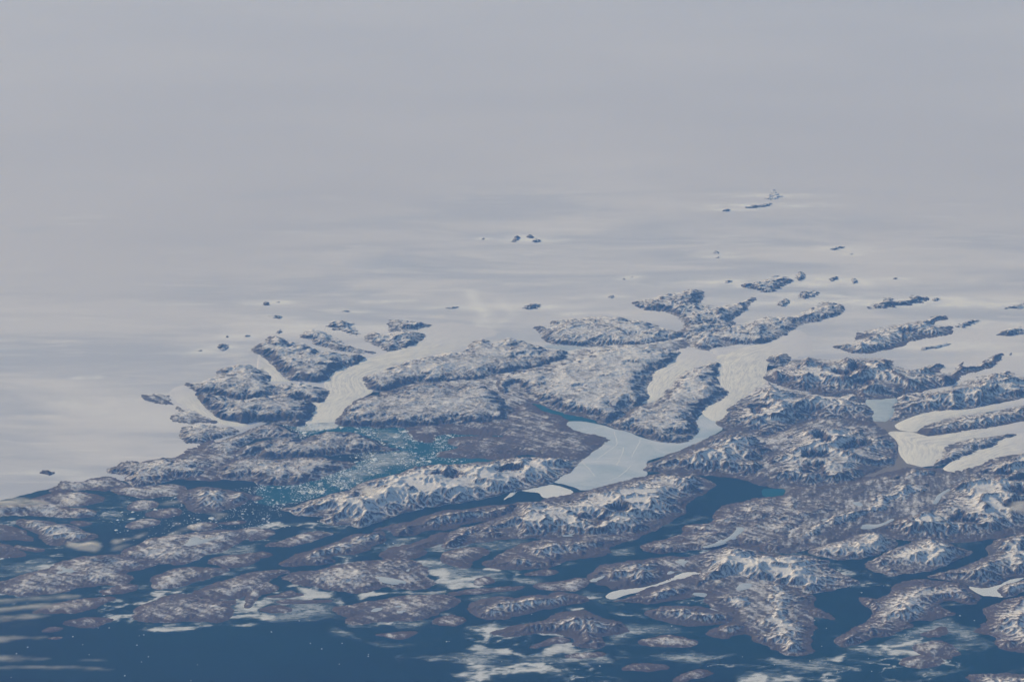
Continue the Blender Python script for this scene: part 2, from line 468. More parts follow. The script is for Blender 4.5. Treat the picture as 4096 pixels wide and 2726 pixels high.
# -- nunataks on the ice sheet
NUN = [
 ('dark snow-capped nunatak cluster, largest of those beyond the forked massif', 'C 2100,95 2200,70 2320,40 D 40,240 100,225 200,260 210,280 150,330 60,380 0,385 C 2300,155 2170,120', dict(style='rugged')),
 ('pointed nunatak with a white face just beyond the large nunatak cluster', 'D 235,245 295,190 345,220 340,260 285,290', {}),
 ('round dark knob of rock close above the rounded brown summit', 'D 80,490 150,440 205,470 160,520 90,515', {}),
 ('elongated nunatak with a white crest and dark front, next to the round knob', 'D 275,430 300,380 440,368 470,400 400,440 300,450', {}),
 ('small notched dark nunatak alone on the white ice past the pointed nunatak', 'D 550,265 640,240 635,270 590,295', {}),
 ('small ragged nunatak with scattered rocks, next after the notched one', 'D 760,250 800,260 835,290 770,320', {}),
 ('tiny dark nunatak with a bright snow tail on the right-hand ice', 'D 1145,260 1205,250 1165,275', {}),
 ('long low chain of dark rock with white hollows, beyond the wide glacier inflow', 'D 905,540 960,490 1020,480 1060,425 1160,425 1150,460 1200,455 1290,460 1310,420 1440,420 1450,460 1400,490 1250,510 1150,525 1000,535', dict(style='rugged', snow=.48)),
 ('small dark outlier at the tip of the long low rock chain', 'D 1485,465 1540,440 1600,435 1550,470', {}),
 ('dark ridge at the picture edge beyond the right-hand ridges', 'D 2130,535 2250,500 2354,475 2500,440 2500,520 2354,525 2250,545', {}),
 ('small dark nunatak between the large nunatak cluster and the forked massif', 'C 1950,75 1980,45 2035,45 2000,75', {}),
 ('isolated oval nunatak at the funnel of ice feeding the large glacier', 'C 85,290 180,265 275,270 240,300 130,330', {}),
 ('tiny dark rock on the ice just above the oval speckled plateau', 'C 515,365 560,345 565,365', {}),
 ('tiny freckled rock on the ice between oval plateau and forked massif', 'C 870,205 900,185 945,190 920,220', {}),
 ('tiny black rock on open ice well beyond the forked massif', 'C 1010,40 1040,25 1035,48', {}),
 ('dark rounded rock, first of the trio far out on the ice sheet', 'R 0,1110 10,1090 35,1085 38,1100 15,1115 -5,1115', dict(snow=.2)),
 ('dark flat rock, middle of the trio far out on the ice sheet', 'R 65,1092 85,1075 105,1090 90,1098', dict(snow=.2)),
 ('half snow-covered rock, last of the trio far out on the ice sheet', 'R 85,1112 110,1095 138,1105 115,1118', {}),
 ('row of small rocks and snow mounds below the farthest peak', 'R 1070,960 1100,945 1150,945 1190,930 1195,945 1150,955', dict(snow=.55)),
 ('farthest sharp peak standing out of the ice sheet', 'R 1160,918 1185,890 1200,868 1215,885 1248,902 1230,914 1190,922', dict(P=230, M=60, snow=.78)),
 ('small snowy hump at the end of the farthest rock row', 'R 960,972 990,958 1010,966 990,976', dict(snow=.6)),
 ('small pyramid of rock alone on mid ice', 'R 918,1168 940,1150 957,1168', {}),
 ('low flat rock in front of the small pyramid', 'R 925,1188 945,1180 965,1176 948,1190', {}),
 ('thin snowy rock streak on the right-hand ice, with one dark dot below it', 'R 1450,1147 1500,1134 1532,1138 1490,1152', dict(snow=.6)),
 ('dark dot of rock just below the thin snowy streak', 'R 1548,1172 1570,1164 1564,1174', {}),
 ('faint dark rock in the centre of the picture beyond the forked massif', 'R 538,1277 560,1267 556,1278', {}),
 ('tiny dark speck of rock beside the trio on the far ice', 'L 2213,1102 2230,1089 2227,1104', {}),
 ('small snowy peak alone on the left-hand ice', 'L 1203,1405 1225,1380 1247,1407', dict(snow=.5)),
 ('tiny dark chip of rock beside the small snowy left-hand peak', 'L 1263,1392 1280,1386 1292,1390 1278,1396', {}),
 ('low rock hump with white crest in front of the small left-hand peak', 'L 1230,1452 1270,1450 1305,1455 1290,1466 1250,1463', {}),
 ('small rock hump on the ice above the white cliffed peak', 'L 1568,1433 1590,1424 1612,1435 1590,1438', {}),
 ('flat rock strip on the ice above the lobed massif', 'L 2038,1420 2070,1410 2117,1410 2100,1421', {}),
 ('tiny spike of rock on the left-hand ice, above scattered boulders', 'A 2078,115 2090,85 2103,115', {}),
 ('row of three tiny rocks leading towards the serrated massif', 'A 2238,108 2270,85 2312,97 2270,110', {}),
 ('cluster of broken rocks on the left-hand ice margin', 'A 1995,195 2040,165 2112,190 2060,242 2010,222', dict(snow=.5)),
 ('low snow-covered rock farthest left above the rock spit', 'A 1808,238 1840,226 1866,234 1840,244', dict(snow=.55)),
 ('dark island of rock surrounded by ice near the left-hand picture edge', 'A 355,1350 400,1325 500,1345 512,1362 430,1387', dict(snow=.15)),
]
for lb, pts, kw in NUN:
    kw = dict(kw); st = kw.pop('style', 'nun')
    land('nunatak', 'nunatak', st, lb, pts, **kw)
# -- east: alpine ridges between glaciers
land('mountain', 'mountain', 'rugged', 'rounded dark rock hump at the outer bend of the winding glacier',
     'D -20,980 60,940 150,930 215,970 190,1040 80,1050 -10,1030')
land('mountain', 'mountain', 'alpine', 'long alpine range with red-brown gullied cliffs running in from the right-hand ice',
     'C 2270,940 2354,890 D 0,1110 150,1060 200,1030 330,970 400,965 470,1000 560,1010 700,985 830,975 950,990 1100,970 1180,1010 1130,1060 1250,1080 1330,1090 1450,1050 1600,1040 1620,1060 1560,1130 1640,1130 1720,1060 1810,1010 1790,1070 1900,1060 2000,1000 2080,950 2160,930 2160,990 2080,1060 1950,1120 1850,1130 1780,1160 1700,1240 1550,1265 1400,1300 1280,1295 1200,1350 1000,1370 850,1370 800,1320 700,1310 550,1340 420,1310 200,1270 0,1200', tone=.6, snow=.5)
land('mountain', 'mountain', 'alpine', 'snow-crested mountain above the yellowish glacier snout, grey scree on its foot',
     'C 1870,1355 1950,1310 2000,1265 1970,1240 2100,1140 2250,1040 2354,960 D 0,1190 100,1240 300,1290 420,1320 560,1350 700,1340 790,1320 850,1380 900,1420 980,1480 950,1560 H 930,200 800,180 600,170 450,165 250,250 100,310 0,325 G 2300,330 2200,300 2050,265 1960,270 1940,250', snow=.6)
land('mountain', 'mountain', 'alpine', 'ribbed dark mountain with white cirques behind the grey stagnant ice',
     'D 1150,1440 1200,1360 1260,1300 1400,1300 1540,1270 1600,1265 1700,1260 1740,1240 1850,1180 1950,1140 2100,1120 2200,1100 2280,1140 2354,1150 2600,1150 2600,1330 2354,1350 2200,1390 2000,1430 1850,1460 1700,1480 1500,1480 H 1400,110 1200,190 1110,200 1150,120', snow=.58)
land('mountain', 'mountain', 'alpine', 'double-crested dark ridge between two broad ice streams at the right',
     'D 800,780 850,730 1000,710 1180,680 1380,640 1470,630 1520,600 1650,590 1660,640 1560,650 1530,690 1700,690 1700,760 1600,800 1450,810 1300,850 1200,900 1150,910 1000,940 850,955 740,950 690,910 570,890 620,870 700,850 820,830 810,800', P=900, snow=.5)
land('nunatak', 'nunatak', 'nun', 'slanting dark rock streak beyond the tip of the double-crested ridge', 'D 1720,712 1800,660 1960,635 1900,672 1800,715')
land('nunatak', 'nunatak', 'nun', 'low dark rock line in the ice stream below the double-crested ridge', 'D 1400,922 1450,870 1550,880 1600,850 1720,850 1650,870 1550,902 1430,917')
land('mountain', 'mountain', 'rugged', 'dark cliff with white gullies at the right-hand picture edge', 'D 2070,782 2150,730 2250,700 2310,690 2354,710 2600,700 2600,780 2300,782 2190,797')
land('nunatak', 'nunatak', 'nun', 'lone black rock beyond the end of the red-brown gullied range', 'D 2203,955 2250,938 2232,972')
land('mountain', 'mountain', 'alpine', 'brown-black ridge between the two uppermost right-hand glacier tongues',
     'H 1370,290 1400,240 1560,180 1700,130 1850,120 2000,110 2130,100 2180,50 2354,30 2600,0 2600,150 2354,190 2250,210 2100,250 1900,270 1700,310 1500,330 1440,350', P=750, snow=.42)
land('mountain', 'mountain', 'rugged', 'narrow speckled ridge between the club-shaped glacier and the lowest right-hand tongue',
     'H 1590,410 1700,390 1850,350 2000,330 2200,300 2290,310 2250,330 2150,370 2100,420 1900,480 1750,540 1650,580 1560,600 1500,610 1580,530 1600,480', P=450)
land('mountain', 'mountain', 'alpine', 'big round mountain with radiating snow ribs beside the grey river valley',
     'H 30,380 100,340 250,260 330,215 450,205 600,220 800,240 930,240 1000,290 1090,340 1180,370 1190,400 1170,500 1150,590 1050,620 950,650 880,690 800,740 700,780 500,790 300,790 150,770 0,760 G 2320,700 2300,600', snow=.62, P=1100)
land('mountain', 'mountain', 'alpine', 'cone-shaped mountain with snowy cirques on the shore of the frozen fjord',
     'G 1260,560 1500,500 1650,430 1800,340 1950,290 2050,270 2200,300 2300,330 2354,360 H 50,360 60,500 -20,640 G 2300,700 2150,700 2050,690 1900,680 1700,672 1600,655 1300,655 1200,640 1250,600', snow=.55)
# -- middle: the peninsulas in front of the frozen fjord
land('mountain', 'mountain', 'hill', 'low snowy hills in front of the club-shaped glacier snout', 'H 1000,745 1100,690 1200,650 1300,610 1420,615 1520,625 1600,650 1560,700 1400,735 1150,750', H=200)
land('mountain', 'mountain', 'hill', 'diagonal snowy ridge between two dark valleys below the grey river plain',
     'H 870,880 1000,790 1150,755 1530,735 1560,860 1440,900 1300,980 1150,1040 950,1090 780,1150 600,1200 420,1290 290,1350 200,1370 150,1290 250,1180 400,1100 550,1040 750,1000 850,940', snow=.62)
land('lowland', 'lowland', 'low', 'brown lake-dotted lowland between the blue sound and the diagonal ridge',
     'G 1600,1180 1650,1140 1850,1130 1870,1080 1930,1000 1960,960 2150,940 2354,890 H 150,880 400,930 700,900 880,890 860,940 750,1010 560,1050 420,1110 270,1190 160,1290 200,1380 80,1400 0,1380 G 2354,1380 2200,1330 2000,1330 1800,1360 1600,1370 1560,1385 1400,1375 1350,1395 1200,1360 1300,1300 1500,1260 1600,1230', P=420, snow=.36, H=120)
land('mountain', 'mountain', 'alpine', 'large right-hand mountain block with fan-like snow couloirs below the lowest tongue',
     'H 1630,690 1720,690 1850,640 1950,590 2100,520 2250,480 2354,480 2700,420 2700,1100 2354,1170 2250,1200 2000,1250 1800,1270 1500,1290 1350,1280 1250,1290 1150,1230 1060,1190 1000,1190 1100,1120 1200,1070 1400,1000 1530,950 1550,880 1620,800 1640,740', snow=.62)
land('hill', 'hill', 'hill', 'lens-shaped snow-capped hill at the head of the wide dark strait',
     'H 370,1380 500,1320 700,1270 850,1220 950,1190 1050,1200 1120,1230 1200,1300 1210,1320 1100,1370 1000,1410 900,1450 800,1455 620,1460 500,1440 400,1410', snow=.76, H=260)
land('mountain', 'mountain', 'hill', 'bright white-topped ridge with dark lower flank between two narrow sounds',
     'K 900,250 930,210 1050,140 1170,80 1270,50 1430,0 1500,-10 1650,30 1760,80 1900,120 1750,180 1680,220 1620,260 1500,290 1350,310 1250,330 1110,358 1050,330 960,290', P=950, snow=.76)
land('mountain', 'mountain', 'alpine', 'dark gullied mountain reaching the picture edge above the small glacier-filled cove',
     'K 1450,360 1560,310 1650,280 1780,270 1900,210 1960,180 2060,140 2010,80 2080,20 2200,-30 2354,-70 2600,-130 2600,330 2354,350 2200,380 2120,430 1980,460 1850,440 1750,410 1650,380', snow=.56)
land('island', 'island', 'alpine', 'island with parallel snow gullies like fingers, on the right side of the wide strait',
     'K 850,560 900,545 1000,560 1100,510 1170,460 1250,400 1350,365 1450,370 1520,380 1640,390 1750,410 1850,470 1930,540 1940,580 1900,610 1800,600 1700,570 1600,580 1560,620 1650,670 1720,700 1600,720 1500,740 1300,760 1200,790 1350,800 1150,880 900,930 760,990 690,1000 650,960 640,930 700,880 800,820 950,760 970,720 960,640 900,620', P=700, snow=.52, tone=.7)
land('headland', 'headland', 'hill', 'dark rounded headland behind the white cove at the picture edge', 'K 2130,480 2200,420 2354,370 2600,330 2600,460 2354,490 2180,550 2150,520')
land('mountain', 'mountain', 'hill', 'dark brown headland with snowy top lowest along the right-hand picture edge',
     'K 1980,690 2000,650 2100,600 2200,550 2354,510 2600,480 2600,1060 2354,1050 2250,1030 2120,1010 2070,950 2150,910 1920,870 1950,830 2030,760 2000,720', tone=.9)
land('island', 'island', 'low', 'brown dome-shaped island in front of the island with finger-like gullies', 'K 1370,1000 1450,960 1560,950 1640,980 1700,1030 1740,1070 1650,1095 1500,1090 1400,1060', P=300)
land('island', 'island', 'low', 'flat brown island touching the dome-shaped island in front of it', 'K 1220,1160 1300,1110 1450,1080 1560,1090 1600,1150 1430,1185 1300,1170')
land('island', 'island', 'skerry', 'low brown islet in thin ice just behind the dome-shaped island', 'K 1400,890 1500,840 1600,815 1660,860 1600,900 1480,910')
land('island', 'island', 'hill', 'snowy island cut off by the lower picture edge in the corner', 'K 1830,1270 2000,1250 2180,1240 2354,1260 2600,1260 2600,1450 2000,1450 1900,1330')
land('island', 'island', 'hill', 'broad white-crowned island beside the wide strait, a lake pond on its shoulder',
     'J 1660,250 1700,200 1850,110 1960,65 2100,75 2250,110 2354,160 K 100,155 220,145 350,155 450,180 560,210 530,260 620,290 700,340 860,425 760,445 650,455 540,485 400,500 300,490 200,450 0,420 J 2250,420 2100,380 1950,370 1830,420 1700,460 1690,400 1720,360 1800,320 1750,310', snow=.80, P=650, H=220)
land('island', 'island', 'hill', 'ragged brown peninsula with white hilltops facing the wide strait',
     'J 2200,440 2354,400 K 180,390 220,460 300,520 400,520 390,600 480,660 600,720 600,755 450,720 300,670 280,690 290,770 420,820 370,850 370,990 410,1050 300,1070 140,1070 100,1000 0,980 J 2250,960 2200,900 2354,860 2200,800 2230,740 2354,690 2300,600 2280,540', snow=.58)
land('hill', 'hill', 'hill', 'round white hill with ribbed flank beside the oval ice pond', 'J 1800,560 1900,500 2050,490 2150,500 2250,560 2280,640 2200,700 2100,690 1950,650 1830,600', snow=.64)
land('island', 'island', 'hill', 'twin-domed snowy land behind the long white ice arm',
     'J 680,370 760,270 830,230 1000,215 1200,190 1350,190 1440,220 1400,300 1640,290 1800,300 1560,320 1480,370 1400,400 1250,440 1100,465 900,490 880,440 750,420', P=420, snow=.5)
land('island', 'island', 'hill', 'narrow ridge with a frosted top directly in front of the long white ice arm', 'J 900,590 1000,550 1150,500 1300,460 1450,430 1600,420 1680,440 1800,470 1900,480 1850,520 1600,560 1400,590 1250,610 1150,600', P=420, snow=.5)
land('island', 'island', 'hill', 'snow-topped island with brown skirts in front of the frosted narrow ridge', 'J 1230,680 1330,640 1500,620 1650,610 1780,640 1900,680 2000,700 2080,740 2000,770 1850,790 1650,810 1500,780 1380,760 1300,730', snow=.55)
land('island', 'island', 'hill', 'brown point with small white top left of the ragged peninsula', 'J 1800,880 1850,830 1950,790 2100,770 2250,740 2354,720 2354,860 2200,870 2000,890 1960,920 1850,910', P=420, snow=.42)
land('island', 'island', 'low', 'slender brown islet with a thin snowy crest amid drift ice', 'J 1170,960 1300,930 1430,900 1550,920 1700,960 1620,985 1480,990 1330,985')
land('island', 'island', 'skerry', 'flat brown skerry in dark water at the lower edge, snow flecks on it', 'J 1000,1210 1100,1170 1250,1150 1400,1165 1430,1190 1300,1220 1150,1225', snow=.25)
land('island', 'island', 'skerry', 'flat brown skerry nearest the lower edge with a notch on its near side', 'J 1480,1290 1600,1240 1750,1215 1880,1230 1850,1260 1700,1280 1600,1320 1500,1320')
land('island', 'island', 'hill', 'brown island with one tall white hill, just behind the bright ice belt',
     'J -180,850 0,805 150,780 350,740 450,680 650,660 780,700 800,740 1000,770 1050,830 1030,870 900,890 780,900 850,1010 700,1015 600,990 620,930 500,890 350,860 150,870 0,900 -150,905', P=480, snow=.5)
land('island', 'island', 'skerry', 'thin brown islet in the dark bay above the bright ice belt', 'J 150,1010 250,960 400,910 480,920 510,950 400,965 250,1000')
land('island', 'island', 'skerry', 'snow-flecked skerry on the near side of the bright ice belt', 'J 470,1090 600,1060 750,1055 850,1060 800,1090 600,1110', snow=.3)
land('island', 'island', 'hill', 'double-humped frosted island in the middle of the archipelago',
     'I 1960,640 2000,590 2100,550 2200,540 2340,535 J 0,560 150,520 250,520 330,530 420,490 550,500 680,550 690,590 600,600 420,610 380,640 250,660 100,690 0,720 I 2250,745 2100,740 2000,690', P=380, snow=.54)
land('island', 'island', 'low', 'faintly frosted low island behind the double-humped island', 'J 220,440 350,420 500,400 650,370 680,420 600,480 450,475 300,470')
land('island', 'island', 'skerry', 'thin brown islet in the icy channel beside the blue sound mouth', 'J 110,340 200,305 300,290 400,295 415,310 330,335 200,350')
land('mountain', 'mountain', 'hill', 'snow-crested peninsula with jagged spine between frozen fjord and blue sound',
     'F 1680,1130 1750,1040 1780,970 1950,920 2100,880 2354,800 G 0,940 200,915 300,905 480,900 600,850 750,800 1000,740 1200,720 1270,660 1550,670 1750,700 1875,775 1790,790 1740,850 1560,940 1550,980 1600,1030 1380,1110 1200,1220 1000,1260 640,1260 300,1265 0,1260 F 2200,1050 2050,1030 1920,1060 1920,1100 1800,1125', P=850, snow=.68)
land('hill', 'hill', 'hill', 'pair of frosted brown hills on the near shore of the jagged peninsula',
     'F 2060,1255 2200,1210 2354,1180 G 60,1390 90,1330 300,1290 640,1265 1000,1265 1150,1240 1050,1290 830,1350 880,1395 830,1435 520,1450 330,1530 100,1550 0,1550 F 2300,1320 2150,1310', P=420, snow=.5)
land('island', 'island', 'hill', 'long island with a bright snow dome along the near shore of the berg fjord',
     'F 240,780 380,720 500,680 700,620 860,590 940,540 1080,490 1180,460 1300,440 1420,390 1530,370 1680,340 1800,350 1950,340 2100,330 2250,310 2354,300 G 0,515 150,510 300,515 470,530 640,520 560,620 400,720 330,760 200,800 50,820 0,830 F 2354,600 2200,640 2050,670 1900,710 1800,700 1650,740 1540,740 1500,770 1400,780 1250,830 1100,880 960,940 900,920 800,905 700,915 600,880 690,840 600,825 400,830 330,790', P=900, H=230, snow=.84)
land('island', 'island', 'hill', 'low frosted land across the narrow dark channel from the bright snow dome',
     'F 1080,960 1180,920 1400,890 1550,830 1700,790 1850,770 2000,760 2150,730 2354,715 G 60,945 F 2354,830 2100,870 1950,900 1850,930 1750,950 1500,965 1480,1000 1420,1015 1290,1010 1260,970 1180,960', P=330, snow=.46)
land('island', 'island', 'hill', 'brown island with one bright frosted hill beside the pale brash-filled sound',
     'F 680,1090 800,1040 900,990 1050,985 1150,960 1170,1000 1180,1040 1100,1100 1000,1150 900,1180 700,1200 640,1210 720,1250 600,1280 450,1290 300,1290 220,1270 300,1220 450,1160 560,1120', P=450, snow=.48)
land('island', 'island', 'low', 'plain brown island between the brash-filled sound and the icy bay', 'F 1160,1190 1250,1130 1450,1090 1600,1040 1750,980 1720,1060 1600,1110 1500,1130 1550,1180 1500,1210 1350,1220 1200,1215', snow=.15)
land('island', 'island', 'low', 'three-cornered brown island in the icy bay', 'F 1710,1200 1760,1160 1900,1130 2050,1130 2130,1160 2080,1200 1980,1230 1940,1250 1980,1310 1850,1300 1750,1260', snow=.3)
land('island', 'island', 'low', 'wide frosted island with a frozen pond, behind the white ice sheets',
     'F 740,1290 900,1260 1150,1240 1250,1215 1400,1230 1450,1260 1560,1310 1570,1350 1500,1390 1620,1430 1650,1460 1550,1490 1350,1500 1200,1470 1080,1500 900,1540 700,1500 560,1470 350,1430 250,1400 300,1370 500,1340 700,1320', snow=.42, P=300)
land('island', 'island', 'low', 'slim brown islet in the sound left of the frosted brown island', 'F 110,1090 200,1080 350,1040 450,1000 560,980 690,985 640,1020 500,1050 350,1100 200,1105')
land('island', 'island', 'skerry', 'small brown islet left of the slim brown islet', 'F 0,960 100,950 180,985 100,1020 50,1050 -60,1060 -60,950')
land('island', 'island', 'skerry', 'small bare islet in front of the slim brown islet', 'F -20,1170 100,1160 140,1190 50,1220 -20,1215')
land('island', 'island', 'skerry', 'brown speck of an islet at the mouth of the berg fjord', 'F 0,640 60,660 30,680 -30,690')
land('island', 'island', 'low', 'speckled flat island dotted with pale ponds above open sea', 'I 720,650 900,620 1150,580 1400,540 1600,530 1800,540 1850,570 1820,620 1700,650 1600,720 1450,740 1250,755 1100,750 900,790 850,770 950,720 800,700', snow=.34)
land('island', 'island', 'skerry', 'rounded brown islet at the tip of the pond-dotted island', 'I 1620,780 1700,730 1820,695 1900,730 1900,770 1800,800 1700,805')
land('island', 'island', 'skerry', 'ice-rimmed brown skerry out at the edge of the open sea', 'I 1080,890 1200,880 1350,860 1500,860 1450,900 1300,930 1200,910', snow=.3)
land('island', 'island', 'skerry', 'small dark islet wrapped in swirling white ice', 'I 1990,420 2080,350 2180,370 2200,400 2100,440')
land('island', 'island', 'skerry', 'long thin brown strip of land in front of the white swirls', 'I 1740,512 2000,470 2354,455 J 120,440 100,470 0,480 I 2000,510 1800,527')
land('island', 'island', 'low', 'dark knob at the left-hand end of the white ice sheets', 'I -20,420 60,410 180,450 150,490 0,510 E 1880,1010 1880,960')
land('island', 'island', 'skerry', 'forked brown islet inside the white ice sheets', 'I 100,540 200,525 300,480 380,500 450,520 380,540 250,545')
land('island', 'island', 'skerry', 'thin dark islet in front of the white ice sheets', 'I 0,660 150,620 330,640 300,680 100,690')
land('island', 'island', 'skerry', 'dark sliver of rock between white ice and drifting brash', 'I 160,590 300,560 500,575 680,565 700,590 550,592 300,610')
# -- left-hand skerries and shore
land('headland', 'headland', 'low', 'dark shore hill in front of the ice sheet front, beside a small blue pond', 'E 420,85 480,40 560,50 640,45 700,15 800,10 880,30 940,70 970,85 900,95 800,110 720,100 650,95 590,100 500,120 400,125')
land('mountain', 'mountain', 'rugged', 'streaked snowy upland behind the first blue inlet, ice sheet at its back', 'A 960,1340 1050,1280 1130,1240 1350,1235 1560,1210 1700,1210 1900,1220 1990,1190 2000,1270 1980,1340 1850,1400 1700,1400 1550,1430 1350,1480 1200,1490 1170,1400 1100,1360 980,1365', H=300, P=250, tone=.6)
land('mountain', 'mountain', 'rugged', 'grey snow-striped hill between the small ice tongue and brown moraine', 'A 1660,980 1700,910 1900,900 2050,930 2150,920 2200,960 2190,1000 2050,1030 1900,1080 1800,1085 1680,1090', H=220, P=200)
land('mountain', 'mountain', 'rugged', 'brownish snowy hill opposite the glacier front across a thin blue creek',
     'A 1820,1110 1950,1070 2150,1030 2300,950 F 100,-20 230,0 330,50 400,85 330,115 100,110 0,130 A 2354,1040 2200,1130 2150,1200 2100,1250 2000,1180 1900,1140', H=240, P=220)
land('mountain', 'mountain', 'plateau', 'whale-backed snowy hill pointing down the berg fjord',
     'A 2130,1230 2200,1140 2354,1070 F 150,112 390,112 430,160 500,90 600,60 750,40 900,60 1000,90 1080,130 1180,190 1330,210 1350,225 1150,235 1000,240 850,260 700,275 500,290 350,290 100,310 0,300 A 2354,1180 2250,1250', H=420, P=260)
land('mountain', 'mountain', 'plateau', 'second whale-backed hill with broad brown foot on the left shore of berg fjord',
     'A 1980,1330 2020,1280 2150,1240 2354,1180 F 0,310 200,305 350,290 500,275 650,285 740,310 880,330 930,355 850,390 700,440 550,500 400,540 250,555 100,545 0,530 A 2354,1430 2150,1420 2000,1400', H=330, P=350, w=1100, tone=.5)
land('island', 'island', 'low', 'thin snow-streaked island just off the first blue inlet', 'E 860,105 1000,90 1150,85 1350,75 1400,100 1350,140 1200,160 1100,165 1000,150 920,130', snow=.5)
land('island', 'island', 'hill', 'plump snowy island at the junction of the inlets, brown around its edge', 'E 1340,150 1400,110 1480,90 1600,80 1750,110 1880,130 1930,160 1850,210 1750,240 1650,270 1550,285 1440,270 1440,240 1380,190', snow=.6, P=400)
land('island', 'island', 'low', 'small island with a white cap in the left-hand bay', 'E 1000,225 1030,195 1100,190 1180,210 1150,240 1050,265 995,255', snow=.45)
land('island', 'island', 'low', 'bare brown island behind the thin white-capped one in the left-hand bay', 'E 1110,300 1200,265 1330,250 1360,290 1250,315', snow=.24)
land('island', 'island', 'low', 'thin white-capped island lowest in the left-hand bay', 'E 975,380 1050,340 1150,335 1200,350 1150,380 1030,400', snow=.5)
land('island', 'island', 'low', 'cloud-brushed brown island directly below the ice sheet front', 'E 250,190 350,150 500,130 620,140 730,150 775,185 700,215 550,230 400,200', snow=.42)
land('island', 'island', 'low', 'long dark island with a snowy spine at the left-hand picture edge under cloud', 'E -100,270 0,240 100,220 250,225 400,220 500,245 620,250 710,270 700,300 560,320 400,305 200,300 0,300 -100,320', snow=.5, P=320)
land('island', 'island', 'hill', 'heart-shaped snowy island left of the bay with a cloud puff at its tip', 'E 130,345 220,330 350,335 430,365 500,360 600,400 660,430 740,440 720,480 560,500 470,530 380,520 320,490 330,450 230,420', snow=.64, P=300)
land('island', 'island', 'skerry', 'small brown tail islet behind the heart-shaped island', 'E 530,350 620,345 700,365 620,385')
land('island', 'island', 'low', 'triangular brown island at the left-hand edge beside the heart-shaped one', 'E -100,370 0,375 100,390 180,430 240,490 150,480 0,485 -100,490', snow=.25)
land('island', 'island', 'low', 'second triangular brown island at the left-hand edge, facing open dark water', 'E -100,520 0,520 100,560 190,600 100,615 -100,610', snow=.25)
land('island', 'island', 'skerry', 'thin brown skerry beside the second triangular island', 'E 90,535 250,550 350,570 250,582')
land('island', 'island', 'low', 'long diagonal snowy-backed island running up towards the berg fjord mouth', 'E 930,600 1050,530 1150,480 1300,460 1500,440 1640,420 1850,410 1944,405 F 60,980 E 1944,440 1800,500 1700,560 1550,600 1450,640 1350,670 1200,660 1080,640', snow=.48, P=300)
land('island', 'island', 'low', 'small frosted islet under cloud behind the diagonal island', 'E 1440,385 1550,360 1640,370 1600,400 1480,412', snow=.45)
land('island', 'island', 'skerry', 'slim bare islet at the fjord mouth beside the small frosted islet', 'E 1640,362 1800,345 1870,355 1750,377')
land('island', 'island', 'low', 'widest left-hand island, frosted, with a star-shaped frozen lake',
     'E 410,690 480,660 620,630 760,605 930,610 1080,640 1200,665 1100,700 900,740 1010,775 950,810 800,820 600,840 400,890 150,910 0,890 -100,880 -100,810 0,810 180,765 300,730', snow=.42, P=280)
land('island', 'island', 'skerry', 'plain brown islet in front of the island with the star-shaped lake', 'E 760,880 880,840 1040,830 1040,860 940,900 800,900')
land('island', 'island', 'low', 'oval frosted island on its own amid left-hand channels', 'E 1170,790 1230,740 1400,700 1550,705 1740,710 1620,760 1450,810 1300,850 1190,850', snow=.42)
land('island', 'island', 'low', 'brown island speckled with snow, behind the large shore island', 'E 1480,890 1600,840 1750,790 1944,740 F 60,1345 330,1340 150,1375 E 1944,880 1850,910 1700,930 1550,920', snow=.38)
land('island', 'island', 'low', 'large brown shore island edged by white ice, facing the open sea', 'E 1010,1080 1050,1010 1150,960 1300,910 1420,905 1500,930 1650,950 1800,960 1700,990 1750,1050 1700,1110 1550,1100 1400,1100 1250,1110 1100,1100', snow=.33)
land('island', 'island', 'skerry', 'brown island half hidden by streaks of thin cloud', 'E 200,1050 400,980 560,940 700,930 870,930 800,970 700,1010 600,1040 400,1042', snow=.28)
land('island', 'island', 'skerry', 'oval brown skerry in front of the streaks of cloud', 'E 490,1120 600,1080 750,1075 870,1095 750,1130 650,1160 520,1145', snow=.25)
land('island', 'island', 'skerry', 'tiny brown skerry near the open sea at the left', 'E 310,1185 400,1150 480,1160 420,1190', snow=.2)
land('island', 'island', 'skerry', 'smallest brown skerry, outermost in the left-hand sea', 'E 360,1235 470,1225 440,1242', snow=.2)
land('island', 'island', 'low', 'brown island with faint snow specks between diagonal and oval islands', 'E 1600,660 1680,620 1850,600 1944,590 1944,650 1800,690 1680,680', snow=.3)

